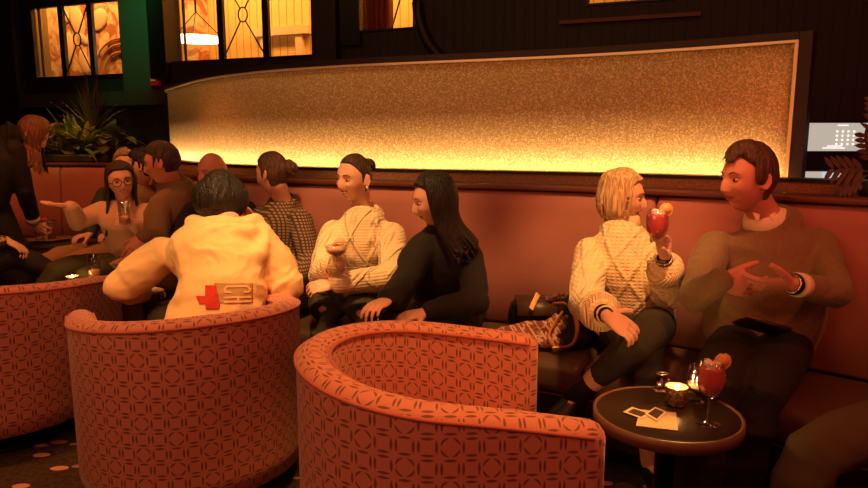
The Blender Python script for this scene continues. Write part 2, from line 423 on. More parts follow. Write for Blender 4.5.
    g['screen_mark'] = mat('screen_mark', (0.9, 0.9, 0.9), 0.3, emit=(0.9, 0.85, 0.75), estr=1.0)
    g['screen_blue'] = mat('screen_blue', (0.3, 0.5, 0.6), 0.3, emit=(0.35, 0.5, 0.55), estr=1.0)
    g['red_plastic'] = mat('red_plastic', (0.8, 0.05, 0.03), 0.4)
    g['print_red'] = mat('print_red', (0.55, 0.035, 0.02), 0.8, bump=0.6, bscale=140)
    g['print_olive'] = mat('print_olive', (0.42, 0.27, 0.10), 0.8)
    g['print_pale'] = mat('print_pale', (0.85, 0.45, 0.25), 0.8)
    g['tartan'] = mat('tartan', (0.22, 0.06, 0.04), 0.9, pattern=stripe_pattern)
    g['strap'] = mat('tan_strap', (0.45, 0.14, 0.07), 0.5)
    g['tag'] = mat('tag_leather', (0.8, 0.5, 0.2), 0.5)
    g['fur'] = mat('fur_trim', (0.3, 0.13, 0.08), 0.9)
    g['nail'] = mat('nail_varnish', (0.03, 0.01, 0.01), 0.25)
defmats()

# ------------------------------------------------------------------ structure
B = [(2.55, 1.75), (2.15, 2.27), (1.76, 2.69), (1.10, 3.18), (0.55, 3.48), (-0.19, 3.76), (-0.73, 3.99), (-1.30, 4.36), (-1.85, 4.92), (-2.3, 5.6), (-2.64, 6.15), (-3.02, 6.5), (-3.6, 6.62), (-4.4, 6.62), (-5.2, 6.62)]
BC = catmull([Vector((x, y, 0)) for x, y in B], 8)
def normals2(c):
    out = []
    for i in range(len(c)):
        t = (c[min(i+1, len(c)-1)]-c[max(i-1, 0)]).normalized(); out.append(Vector((-t.y, t.x, 0)))
    return out
BN = normals2(BC)
def clen(c):
    L_ = [0]
    for a, b in zip(c, c[1:]): L_.append(L_[-1]+(b-a).length)
    return L_
BL = clen(BC)
def at_len(s):
    s = min(max(s, 0), BL[-1])
    for i in range(len(BL)-1):
        if s <= BL[i+1]:
            t = (s-BL[i])/(BL[i+1]-BL[i]); return BC[i].lerp(BC[i+1], t), BN[i].lerp(BN[i+1], t).normalized()
    return BC[-1], BN[-1]
def len_at_x(x):
    for i in range(len(BC)-1):
        if (BC[i].x-x)*(BC[i+1].x-x) <= 0: return BL[i]+(BL[i+1]-BL[i])*abs((x-BC[i].x)/(BC[i+1].x-BC[i].x+1e-9))
def sweep(bm, s0, s1, prof, step=0.08, rnd=0.0):
    """sweep closed profile (offset to room, z) along the back line between arc lengths"""
    n = max(2, int((s1-s0)/step)); rings = []
    cx = sum(p[0] for p in prof)/len(prof); cz = sum(p[1] for p in prof)/len(prof)
    ss = [s0+(s1-s0)*i/n for i in range(n+1)]
    ks = [1.0]*(n+1)
    if rnd:
        ss = [s0, s0+rnd*0.3, s0+rnd]+[s for s in ss if s0+rnd < s < s1-rnd]+[s1-rnd, s1-rnd*0.3, s1]
        ks = [0]*len(ss)
    for q, s in enumerate(ss):
        c, nn = at_len(s); inset = 0
        if rnd:
            e = min(s-s0, s1-s); inset = rnd*(1-math.sqrt(max(0, 1-(1-min(e/rnd, 1))**2)))*0.9
        r = []
        for o_, z in prof:
            oo = o_ + (-inset if o_ > cx else inset*0); zz = z + (-inset if z > cz else 0)
            r.append(Vector((c.x+nn.x*oo, c.y+nn.y*oo, zz)))
        rings.append(r)
    ring_loft(bm, rings)
def rprof(o0, o1, z0, z1, r, k=4):
    """rounded rectangle profile"""
    p = []
    for cx, cz, a0 in ((o1-r, z1-r, 0), (o0+r, z1-r, 90), (o0+r, z0+r, 180), (o1-r, z0+r, 270)):
        for i in range(k+1):
            a = math.radians(a0+90*i/k); p.append((cx+r*math.cos(a), cz+r*math.sin(a)))
    return p

# floor
bm = bmesh.new(); box(bm, (-7, -3, -0.05), (5, 12, 0.0))
tagit(mesh_obj('floor', bm, M_['carpet'], smooth=False), kind='structure')
# ceiling
bm = bmesh.new(); box(bm, (-7, -3, 4.4), (5, 12, 4.5))
tagit(mesh_obj('ceiling', bm, M_['ledge'], smooth=False), kind='structure')

# back wall with openings: wall line y = 6.2 - 0.4 x
WA = math.atan(-0.4); WD = Vector((math.cos(WA), math.sin(WA), 0)); WN = Vector((-math.sin(WA), math.cos(WA), 0)); WO = Vector((0, 6.2, 0))
def wallpt(px, py):
    """point of the window wall seen at pixel -> (s,z)"""
    u = (px-434)/FPX; v = -(py-244)/FPX
    d = Vector((u, ct+v*st, -st+v*ct)); c = Vector((0, 0, CAMH))
    t = (WO-c).dot(WN)/d.dot(WN); p = c+d*t
    return (p-WO).dot(WD), p.z
WM = Matrix(((WD.x, WN.x, 0, WO.x), (WD.y, WN.y, 0, WO.y), (0, 0, 1, 0), (0, 0, 0, 1)))
def wp(px, py): return wallpt(px, py)
wins = []
for (x0, y0), (x1, y1), top in (((39, 80), (120, 74), 3.45), ((181.5, 62), (316, 57), 3.6), ((364, 34), (409, 27), 3.6), ((593, 6), (667, 0), 3.2)):
    a = wp(x0, y0); b = wp(x1, y1); wins.append([a[0]-0.06, b[0]+0.06, (a[1]+b[1])/2, top])
wins[0][3] = wp(33, 9)[1]+0.03
TH = 0.06
def wall_piece(bm, s0, s1, z0, z1, d0=0.0, d1=TH):
    vs = box(bm, (s0, d0, z0), (s1, d1, z1), M=WM)
bm = bmesh.new()
edges = [-7.5]+[e for w_ in wins for e in (w_[0], w_[1])]+[5.2]
for k in range(0, len(edges), 2): wall_piece(bm, edges[k], edges[k+1], 0, 4.4)
for w_ in wins:
    wall_piece(bm, w_[0], w_[1], 0, w_[2]); wall_piece(bm, w_[0], w_[1], w_[3], 4.4)
uvl = bm.loops.layers.uv.new('UVMap')
for f in bm.faces:
    for l in f.loops:
        s = (l.vert.co-WO).dot(WD); l[uvl].uv = (s, l.vert.co.z)
o = mesh_obj('wall_back', bm, M_['wall_dark'], smooth=False); tagit(o, kind='structure')
# side walls far away
bm = bmesh.new(); box(bm, (-7.1, -3, 0), (-7, 12, 4.4)); tagit(mesh_obj('wall_left', bm, M_['wall_plain'], smooth=False), kind='structure')
bm = bmesh.new(); box(bm, (4.9, -3, 0), (5.0, 12, 4.4)); tagit(mesh_obj('wall_right', bm, M_['wall_plain'], smooth=False), kind='structure')

# window frames, mullions, X bars with a ring
def X_bars(bm, s0, s1, z0, z1, r=0.008):
    cz = (z0+z1)/2; cs = (s0+s1)/2; R = 0.055
    for sx, sz in ((s0, z0), (s1, z0), (s0, z1), (s1, z1)):
        d = Vector((sx-cs, 0, sz-cz)); dn = d.normalized()
        tube(bm, [WM@Vector((cs+dn.x*R, 0.025, cz+dn.z*R*1.3)), WM@Vector((sx, 0.025, sz))], r, n=6, round_ends=False)
    ring = [WM@Vector((cs+math.cos(a)*R, 0.025, cz+math.sin(a)*R*1.3)) for a in [2*PI*i/16 for i in range(17)]]
    tube(bm, ring, r, n=6, round_ends=False)
mull_px = [(61, 88.5), (219, 264), (None,), (None,)]
for wi, w_ in enumerate(wins):
    root = empty('window_%d' % (wi+1), WM@Vector((w_[0], 0, w_[2]))); root['kind'] = 'structure'
    inv = Matrix.Translation(-root.location)
    def put(name, bm, m):
        bmesh.ops.transform(bm, matrix=inv, verts=bm.verts); o = mesh_obj(name, bm, m, root, smooth=False); return o
    bm = bmesh.new(); s0, s1, z0, z1 = w_; f = 0.025
    wall_piece(bm, s0, s0+f, z0, z1, 0.0, 0.055); wall_piece(bm, s1-f, s1, z0, z1, 0.0, 0.055)
    wall_piece(bm, s0, s1, z0, z0+f*0.6, -0.02, 0.055); wall_piece(bm, s0, s1, z1-f, z1, 0.0, 0.055)
    put('window_frame', bm, M_['ledge'])
    ms = []
    if wi == 0: ms = [wp(61, 40)[0], wp(90, 40)[0]]
    if wi == 1: ms = [wp(220, 40)[0], wp(265, 40)[0]]
    for m_ in ms:
        bm = bmesh.new(); wall_piece(bm, m_-0.035, m_+0.035, z0, z1, 0.01, 0.05); put('mullion', bm, M_['ledge'])
    if ms:
        bm = bmesh.new(); zc = wp(76, 39)[1] if wi == 0 else wp(243, 14)[1]
        X_bars(bm, ms[0], ms[1], z0, 2*zc-z0); put('glazing_bar', bm, M_['ledge'])
        for e in ((s0+0.12,) if wi == 0 else (s0+0.1, s1-0.1)):
            bm = bmesh.new(); wall_piece(bm, e-0.01, e+0.01, z0, z1, 0.015, 0.035); put('glazing_bar', bm, M_['ledge'])
    if wi == 2:
        bm = bmesh.new(); X_bars(bm, wp(390, 30)[0], s1+0.25, z0, z0+1.5); put('glazing_bar', bm, M_['ledge'])
    # glass pane
    bm = bmesh.new(); wall_piece(bm, s0+f, s1-f, z0+f*0.6, z1-f, 0.045, 0.05)
    o = put('pane', bm, M_['glass'])
# trims on the window wall
def trim(n, s0, s1, z0, z1, d0, d1, m='dark_wood'):
    bm = bmesh.new(); wall_piece(bm, s0, s1, z0, z1, d0, d1); tagit(mesh_obj('trim_%d' % n, bm, M_[m], smooth=False), kind='structure')
a = wp(-60, 95)[0]; b = wp(165, 95)[0]
trim(1, a, b, wp(120, 106)[1], wp(120, 92)[1], -0.10, 0, 'wall_plain')
trim(2, wp(122, 40)[0], wp(163, 40)[0], wp(140, 92)[1], 4.4, -0.02, 0, 'wall_plain')
trim(3, wp(164, 40)[0], wp(180, 40)[0], 2.0, 4.4, -0.22, 0, 'ledge')
trim(4, wp(317, 40)[0], wp(341, 40)[0], 2.0, 4.4, -0.10, 0, 'dark_wood')
trim(5, wp(342, 30)[0], wp(362, 30)[0], wp(350, 46)[1], 4.4, -0.05, 0, 'ledge')
trim(6, wp(178, 60)[0], wp(262, 60)[0], wp(220, 82)[1], wp(181, 63)[1], -0.14, 0, 'dark_wood')
trim(7, wp(560, 30)[0], wp(700, 30)[0], wp(630, 17)[1]-0.03, wp(630, 17)[1], -0.05, 0, 'rail_wood')
trim(8, a, wp(176, 140)[0], wp(140, 142)[1], wp(140, 139)[1], -0.04, 0, 'dark_wood')
trim(9, wp(-60, 50)[0], wp(22, 50)[0], 1.6, 4.4, -0.10, 0, 'dark_wood')
# arch in the panelling right of window 3
bm = bmesh.new()
cc = wp(470, -8); R1 = wp(470, 0)[0]-wp(418, 0)[0]
pts = [WM@Vector((cc[0]+R1*math.cos(t), -0.03, cc[1]+R1*1.3*math.sin(t))) for t in [math.radians(110+150*i/20) for i in range(21)]]
tube(bm, pts, 0.05, n=6, flat=(0, 0, 1)); tagit(mesh_obj('trim_10', bm, M_['dark_wood']), kind='structure')
# pale column far left behind plants
bm = bmesh.new(); s_ = wp(113, 140)[0]; wall_piece(bm, s_-0.10, s_+0.12, 0.9, wp(113, 118)[1], -0.25, -0.05)
tagit(mesh_obj('trim_11', bm, M_['suede'], smooth=False), kind='structure')

# room beyond the windows
bm = bmesh.new(); vs = box(bm, (-4.6, 1.7, 1.2), (5.2, 1.8, 4.4), M=WM)
uvl = bm.loops.layers.uv.new('UVMap')
for f in bm.faces:
    for l in f.loops: l[uvl].uv = ((l.vert.co-WO).dot(WD), l.vert.co.z)
tagit(mesh_obj('wall_beyond', bm, M_['yellow_wall'], smooth=False), kind='structure')
bm = bmesh.new(); box(bm, (-7.4, 1.7, 1.2), (-4.6, 1.8, 4.4), M=WM); 
tagit(mesh_obj('wall_beyond_left', bm, M_['yellow_wall'], smooth=False), kind='structure')
for s_ in (-6.4, -5.0, -3.4, -1.6, -0.2, 2.2):
    p = WM@Vector((s_, 0.9, 4.1)); q = WM@Vector((s_, 1.7, 2.6)); area(p, q, 62 if s_ < 2 else 14, (1.0, 0.50, 0.12), 1.2, 0.3)
# mural with generic swirling figures
def beyond(px, py, depth):
    u = (px-434)/FPX; v = -(py-244)/FPX
    d = Vector((u, ct+v*st, -st+v*ct)); c = Vector((0, 0, CAMH)); o_ = WO+WN*depth
    t = (o_-c).dot(WN)/d.dot(WN); p = c+d*t; return (p-WO).dot(WD), p.z
bm = bmesh.new(); a = beyond(49, 40, 1.5); b = beyond(150, 40, 1.5)
box(bm, (a[0], 1.5, 1.6), (b[0], 1.55, 4.3), M=WM)
mural = mesh_obj('mural_painting', bm, M_['mural'], smooth=False, origin=WM@Vector((a[0], 1.5, 1.6)))
tagit(mural, 'tall red and ochre mural painting of draped figures behind the leftmost window', 'painting')
bm = bmesh.new()
for (x, y, rx, rz, rot) in ((78, 22, .2, .35, .3), (68, 50, .16, .4, -.2), (98, 20, .3, .22, .6), (104, 45, .12, .3, -.5), (84, 62, .14, .3, .2), (66, 18, .1, .12, 0), (82, 38, .1, .2, .8)):
    c = beyond(x, y, 1.49)
    p = WM@Vector((c[0], 1.49, c[1])) - mural.location
    A = WD*math.cos(rot)+Vector((0, 0, 1))*math.sin(rot); C_ = WD*-math.sin(rot)+Vector((0, 0, 1))*math.cos(rot)
    ellip(bm, p, (A*rx*0.6, WN*0.02, C_*rz*0.6))
mesh_obj('painted_figures', bm, M_['mural_light'], mural)
bm = bmesh.new(); c = beyond(122, 76, 1.48)
for R_ in (0.32, 0.42, 0.5):
    tube(bm, [WM@Vector((c[0]+R_*math.cos(t), 1.48, c[1]+R_*math.sin(t)))-mural.location for t in [2*PI*i/24 for i in range(25)]], 0.015, n=5, round_ends=False)
mesh_obj('painted_wheel', bm, M_['mural_red'], mural)
# door casing painted on yellow wall
bm = bmesh.new(); a = beyond(258, 36, 1.6); b = beyond(300, 33, 1.6)
box(bm, (a[0], 1.64, 1.3), (a[0]+0.1, 1.72, a[1]), M=WM); box(bm, (b[0]-0.1, 1.64, 1.3), (b[0], 1.72, a[1]), M=WM); box(bm, (a[0]-.1, 1.62, a[1]), (b[0]+.1, 1.72, a[1]+.1), M=WM)
tagit(mesh_obj('trim_12', bm, M_['mural_light'], smooth=False), kind='structure')
bm = bmesh.new(); a = beyond(185, 30, 1.5); b = beyond(199, 30, 1.5); box(bm, (a[0], 1.45, 1.3), (b[0], 1.68, 4.3), M=WM)
tagit(mesh_obj('trim_13', bm, M_['mural'], smooth=False), kind='structure')
# curtain behind window 3
bm = bmesh.new(); a = beyond(358, 20, 0.6)[0]; b = beyond(391, 20, 0.6)[0]; rings = []
for i in range(31):
    s_ = a+(b-a)*i/30; dd = 0.6+0.05*math.sin(i*1.3)
    rings.append([WM@Vector((s_, dd, 1.6)), WM@Vector((s_, dd+0.01, 1.6)), WM@Vector((s_, dd+0.01, 4.2)), WM@Vector((s_, dd, 4.2))])
ring_loft(bm, rings)
tagit(mesh_obj('curtain', bm, M_['curtain'], origin=WM@Vector((a, 0.6, 1.6))), 'deep red hanging curtain seen through the small window above the glowing screen', 'curtain')
# ring pendant lamp
c = beyond(197, 39, 0.7); root = empty('pendant_lamp', WM@Vector((c[0], 0.7, c[1])), 'round bright ring pendant lamp glowing inside the yellow room behind the second window', 'lamp')
bm = bmesh.new(); lathe(bm, [(0.10, -0.02), (0.3, -0.02), (0.31, 0.0), (0.30, 0.012), (0.1, 0.03)]); mesh_obj('ring_shade', bm, M_['lamp_glow'], root)
bm = bmesh.new(); tube(bm, [(0, 0, 0.3), (0, 0, 1.4)], 0.012, n=6)
for k in range(3): tube(bm, [(0, 0, 0.3), (0.27*math.cos(k*2.1), 0.27*math.sin(k*2.1), 0.03)], 0.006, n=5)
mesh_obj('suspension_rod', bm, M_['black_metal'], root)

# red alarm box on the wall
s_, z_ = wp(159, 81)
bm = bmesh.new(); box(bm, (-0.05, -0.06, -0.055), (0.05, 0, 0.055), bevel=0.01)
bmesh.ops.transform(bm, matrix=Matrix.Rotation(WA, 4, 'Z'), verts=bm.verts)
al = mesh_obj('alarm_box', bm, M_['red_plastic']); al.location = WM@Vector((s_, -0.02, z_)); tagit(al, 'small red fire alarm box on the dark green lit wall', 'alarm')
bm = bmesh.new(); box(bm, (-0.03, -0.075, -0.01), (0.03, -0.058, 0.02), bevel=0.004); bmesh.ops.transform(bm, matrix=Matrix.Rotation(WA, 4, 'Z'), verts=bm.verts)
mesh_obj('strobe_lens', bm, M_['lamp_glow'] if False else M_['ice'], al)

# ------------------------------------------------------------------ banquette
bq = empty('banquette', (0, 0, 0), 'long curved banquette with salmon suede back and dark leather seat along the wall', 'sofa')
seams = [0.0, len_at_x(1.06), len_at_x(-1.15), BL[-1]-2.35-0.9, BL[-1]-1.62, BL[-1]]
seams = [0.0, len_at_x(1.08), len_at_x(-0.92), len_at_x(-2.25), len_at_x(-3.58), BL[-1]]
for a, b in zip(seams, seams[1:]):
    bm = bmesh.new()
    sweep(bm, a+0.002, b-0.002, [(0.0, 0.44), (0.10, 0.44), (0.15, 0.47), (0.145, 0.75), (0.12, 1.05), (0.108, 1.11), (0.085, 1.133), (0.03, 1.134), (0.0, 1.11)], rnd=0.022)
    mesh_obj('back_cushion', bm, M_['suede'], bq)
ss_ = [0.0]+[len_at_x(x) for x in (1.62, 0.95, 0.22, -0.55, -1.2, -1.9, -2.6, -3.5, -4.3)]+[BL[-1]]
for a, b in zip(ss_, ss_[1:]):
    bm = bmesh.new(); sweep(bm, a+0.002, b-0.002, rprof(0.13, 0.66, 0.31, 0.455, 0.045), rnd=0.035); mesh_obj('seat_cushion', bm, M_['seat_leather'], bq)
bm = bmesh.new(); sweep(bm, 0, BL[-1], [(0.0, 0.10), (0.60, 0.10), (0.60, 0.31), (0.0, 0.31)]); mesh_obj('base_panel', bm, M_['dark_wood'], bq, smooth=False)
bm = bmesh.new(); sweep(bm, 0, BL[-1], [(0.0, 0.0), (0.52, 0.0), (0.52, 0.10), (0.0, 0.10)]); mesh_obj('plinth', bm, M_['ledge'], bq, smooth=False)
bm = bmesh.new(); sweep(bm, 0, BL[-1], [(0.60, 0.288), (0.606, 0.288), (0.606, 0.296), (0.60, 0.296)]); mesh_obj('metal_trim', bm, M_['gold_frame'], bq, smooth=False)
# rail, riser and ledge behind it are the low wall
bm = bmesh.new(); sweep(bm, 0, BL[-1], rprof(-0.10, 0.118, 1.139, 1.165, 0.006, 2)); tagit(mesh_obj('trim_14', bm, M_['rail_wood']), kind='structure')
bm = bmesh.new(); sweep(bm, 0, BL[-1], [(-0.10, 0), (-0.002, 0), (-0.002, 1.124), (-0.10, 1.124)]); tagit(mesh_obj('wall_low', bm, M_['riser'], smooth=False), kind='structure')
bm = bmesh.new(); sweep(bm, 0, len_at_x(-2.72), [(-0.60, 1.10), (-0.10, 1.10), (-0.10, 1.150), (-0.60, 1.150)]); tagit(mesh_obj('trim_16', bm, M_['ledge'], smooth=False), kind='structure')

# ------------------------------------------------------------------ glowing feature screen
sA, sB = len_at_x(1.48), len_at_x(-2.60)
Pn = []
for k in range(13):
    c_, n_ = at_len(sA+(sB-sA)*k/12); q_ = c_-n_*0.25; Pn.append((q_.x, q_.y))
Pn += [(-2.50, 6.55)]
PC = catmull([Vector((x, y, 0)) for x, y in Pn], 6); PN = normals2(PC)
ZB, ZT = 1.151, 1.83
def psweep(bm, prof, i0=0, i1=None):
    i1 = len(PC) if i1 is None else i1
    ring_loft(bm, [[Vector((PC[i].x+PN[i].x*o_, PC[i].y+PN[i].y*o_, z)) for o_, z in prof] for i in range(i0, i1)])
# riser in front of the light strip, on along the right to the edge
RC = [at_len(len_at_x(1.48)*k/8)[0]-at_len(len_at_x(1.48)*k/8)[1]*0.25 for k in range(8)]+PC
RN = normals2(RC)
for nm_, pr_, m__ in (('wall_riser', [(0.10, 1.166), (0.205, 1.166), (0.205, 1.212), (0.10, 1.212)], 'riser'), ('trim_15', [(0.09, 1.213), (0.21, 1.213), (0.21, 1.228), (0.09, 1.228)], 'ledge')):
    bm = bmesh.new(); ring_loft(bm, [[Vector((c.x+n.x*o_, c.y+n.y*o_, z)) for o_, z in pr_] for c, n in zip(RC, RN)])
    tagit(mesh_obj(nm_, bm, M_[m__], smooth=False), kind='structure')
fs = empty('feature_screen', (PC[0].x, PC[0].y, ZB), 'long curved gold textured screen glowing from its bottom edge above the banquette', 'screen')
def fput(name, bm, m, smooth=True):
    bmesh.ops.translate(bm, verts=bm.verts, vec=-fs.location); return mesh_obj(name, bm, m, fs, smooth)
bm = bmesh.new(); psweep(bm, [(0, 1.153), (0.012, 1.153), (0.012, ZT), (0, ZT)]); fput('mesh_panel', bm, M_['sparkle'])
bm = bmesh.new(); psweep(bm, [(-0.10, ZT), (0.03, ZT), (0.03, ZT+0.035), (-0.10, ZT+0.035)]); fput('top_cap', bm, M_['dark_wood'], False)
bm = bmesh.new(); psweep(bm, [(0.02, ZT-0.012), (0.034, ZT-0.012), (0.034, ZT), (0.02, ZT)]); fput('brass_edge', bm, M_['brass'], False)
bm = bmesh.new(); psweep(bm, [(-0.10, 1.153), (-0.012, 1.153), (-0.012, ZT), (-0.10, ZT)]); fput('backing', bm, M_['dark_wood'], False)
t0 = (PC[0]-PC[1]).normalized()
bm = bmesh.new()
rings = []
for z in (1.153, ZT+0.035):
    c = PC[0]; rings.append([c+t0*a_+PN[0]*b_+Vector((0, 0, z)) for a_, b_ in ((0.002, -0.10), (0.055, -0.10), (0.055, 0.03), (0.002, 0.03))])
ring_loft(bm, rings); fput('end_post', bm, M_['dark_wood'], False)
bm = bmesh.new()
rings = []
for z in (1.155, ZT-0.013):
    c = PC[0]; rings.append([c+t0*a_+PN[0]*b_+Vector((0, 0, z)) for a_, b_ in ((-0.014, 0.018), (0.001, 0.018), (0.001, 0.032), (-0.014, 0.032))])
ring_loft(bm, rings); fput('brass_edge', bm, M_['brass'], False)
bm = bmesh.new(); psweep(bm, [(0.06, 1.158), (0.085, 1.158), (0.085, 1.168), (0.06, 1.168)]); fput('led_strip', bm, M_['led'])

# ------------------------------------------------------------------ barrel chairs
def make_chair(loc, rot, label, grp='barrel armchairs'):
    """local: opening towards +Y, back at -Y; floor at z 0"""
    root = empty('barrel_armchair', loc, label, 'armchair', grp); root.rotation_euler = (0, 0, rot)
    R, T, Ls = 0.380, 0.048, 0.34
    path = []                                     # from the left arm front round the back to the right arm front
    for i in range(9): path.append((Vector((-R, Ls-(Ls)*i/8, 0)), Vector((-1, 0, 0))))
    for i in range(1, 40):
        a = PI+PI*i/40; path.append((Vector((R*math.cos(a), R*math.sin(a), 0)), Vector((math.cos(a), math.sin(a), 0))))
    for i in range(9): path.append((Vector((R, Ls*i/8, 0)), Vector((1, 0, 0))))
    pl = clen([p for p, _ in path]); tot = pl[-1]
    zb = 0.13
    def rim(s):
        k = abs(s/tot-0.5)*2
        return 0.795-0.095*(k**1.6)
    def prof(zr, g=1.0, dz=0):
        T_ = T*g; top = zr-T*1.05+T*1.05*1
        p = [(T_, zb)]
        for i in range(1, 9): p.append((T_, zb+(zr-0.034-zb)*i/8))
        for a in (15, 35, 60, 90, 120, 145, 165): p.append((T_*math.cos(math.radians(a)), zr-0.034+0.034*math.sin(math.radians(a))*(0.6+0.4*g)-(1-g)*0.03))
        for i in range(8, -1, -1): p.append((-T_, zb+(zr-0.034-zb)*i/8))
        return p
    stations = [(0, 0.35, -0.042), (0, 0.75, -0.03), (0, 0.95, -0.012)]+[(i, 1.0, 0) for i in range(len(path))]+[(len(path)-1, 0.95, 0.012), (len(path)-1, 0.75, 0.03), (len(path)-1, 0.35, 0.042)]
    bm = bmesh.new(); uvl = bm.loops.layers.uv.new('UVMap'); rings = []; uvs = {}
    for q, (i, g, ext) in enumerate(stations):
        c, n = path[i]; pr = prof(rim(pl[i]), g); acc = 0; ring = []
        for k, (o_, z) in enumerate(pr):
            if k: acc += math.hypot(o_-pr[k-1][0], z-pr[k-1][1])
            p = c+n*o_+Vector((0, (abs(ext) if True else 0), 0)); p.z = z; ring.append(p)
        rings.append(ring)
    vr = ring_loft(bm, rings)
    for q, (i, g, ext) in enumerate(stations):
        pr = prof(rim(pl[i]), 1.0); acc = 0
        zt_ = rim(pl[i])
        for k, v in enumerate(vr[q]):
            o_, z = pr[k]
            # outside counts down from rim; inside likewise mirrored
            if k: acc += math.hypot(o_-pr[k-1][0], z-pr[k-1][1])
            uvs[v] = ((pl[i]+ext)*1.12/0.056, acc/0.056)
    for f in bm.faces:
        for l in f.loops: l[uvl].uv = uvs[l.vert]
    mesh_obj('backrest_shell', bm, M_['velvet'], root)
    for sgn in (1,):                              # outer and inner piping
        for off, nm in ((T+0.001, 'piping'), (-T-0.001, 'piping')):
            bm = bmesh.new(); pts = []
            for (c, n), s in zip(path, pl):
                p = c+n*off; p.z = rim(s)-0.026; pts.append(p)
            tube(bm, pts, 0.006, n=6); mesh_obj(nm, bm, M_['velvet_plain'], root)
    # seat cushion
    bm = bmesh.new(); rings = []
    r_ = R-T-0.008
    outline = [Vector((r_*math.cos(a), r_*math.sin(a), 0)) for a in [PI+PI*i/24 for i in range(25)]]+[Vector((r_, 0.30, 0)), Vector((r_-0.04, 0.35, 0)), Vector((-r_+0.04, 0.35, 0)), Vector((-r_, 0.30, 0))]
    for z, k in ((0.27, 0.94), (0.285, 1), (0.42, 1), (0.445, 0.97), (0.455, 0.88), (0.46, 0.5)):
        rings.append([Vector((p.x*k, (p.y-0.02)*k+0.02, z)) for p in outline])
    ring_loft(bm, rings); mesh_obj('seat_cushion', bm, M_['velvet_plain'], root)
    bm = bmesh.new(); ring_loft(bm, [[Vector((p.x*0.98, p.y*0.98, z)) for p in outline] for z in (0.131, 0.27)]); mesh_obj('seat_base', bm, M_['velvet_plain'], root)
    bm = bmesh.new(); lathe(bm, [(0.27, 0.0), (0.28, 0.01), (0.28, 0.02), (0.06, 0.04), (0.05, 0.129)]); mesh_obj('swivel_base', bm, M_['black_metal'], root)
    return root
make_chair((0.02, 1.96, 0), -PI/2+0.07, 'patterned velvet barrel armchair in front centre, empty, opening towards the small round table')
make_chair((-0.97, 2.60, 0), 0.50, 'patterned velvet barrel armchair in which the person in the cream hooded jacket sits')
make_chair((-2.06, 3.09, 0), 0.0, 'patterned velvet barrel armchair cut off by the left edge of the picture')

# ------------------------------------------------------------------ tables
def round_table(loc, r, h, label):
    root = empty('round_table', loc, label, 'table', 'round drinks tables')
    bm = bmesh.new(); lathe(bm, [(r-0.012, h-0.03), (r-0.012, h-0.002), (r-0.014, h)], n=64); mesh_obj('table_top', bm, M_['table_top'], root)
    bm = bmesh.new(); rr = [(r-0.011, h-0.034), (r, h-0.034), (r, h), (r-0.004, h+0.002), (r-0.011, h+0.001)]
    rings = [[Vector((a*math.cos(2*PI*i/64), a*math.sin(2*PI*i/64), z)) for a, z in rr] for i in range(65)]
    ring_loft(bm, rings, False, False); mesh_obj('edge_band', bm, M_['table_edge'], root)
    bm = bmesh.new(); lathe(bm, [(0.03, 0.03), (0.03, h-0.05), (0.09, h-0.045), (0.09, h-0.035)]); mesh_obj('pedestal', bm, M_['black_metal'], root)
    bm = bmesh.new(); lathe(bm, [(r*0.75, 0.0), (r*0.75, 0.012), (0.05, 0.03)], n=48); mesh_obj('foot_plate', bm, M_['black_metal'], root)
    return root
TZ = 0.56
tc_ = W(667, 416, 1.0)
def on_plane(px, py, z):
    u = (px-434)/FPX; v = -(py-244)/FPX
    d = Vector((u, ct+v*st, -st+v*ct)); t = (z-CAMH)/d.z
    return Vector((0, 0, CAMH))+d*t
f0, f1 = on_plane(667, 383, TZ), on_plane(667, 449, TZ)
tcen = (f0+f1)/2; trad = (on_plane(742, 418, TZ)-on_plane(592, 412, TZ)).length/2
print('TABLE', tcen, trad, (f0-f1).length/2)
round_table((tcen.x, tcen.y, 0), trad, TZ, 'small round dark topped table in the right foreground holding the pink cocktail and candle')
t2 = on_plane(102, 290, 0.56); round_table((t2.x, t2.y, 0), 0.27, 0.56, 'small round table behind the left armchairs holding the beer glass and a candle')
t3 = on_plane(50, 241, 0.60); round_table((t3.x, t3.y, 0), 0.26, 0.60, 'small round table beside the standing person in black, crowded with drinks')
t4 = on_plane(48, 262, 0.45)
bm = bmesh.new(); lathe(bm, [(0.2, 0.0), (0.2, 0.02), (0.19, 0.03), (0.21, 0.36), (0.23, 0.38), (0.23, 0.44), (0.2, 0.45)])
tagit(mesh_obj('round_stool', bm, M_['seat_leather'], origin=None), 'low round upholstered stool in front of the far left drinks table', 'stool')
bpy.data.objects['round_stool'].location = (t4.x, t4.y, 0)

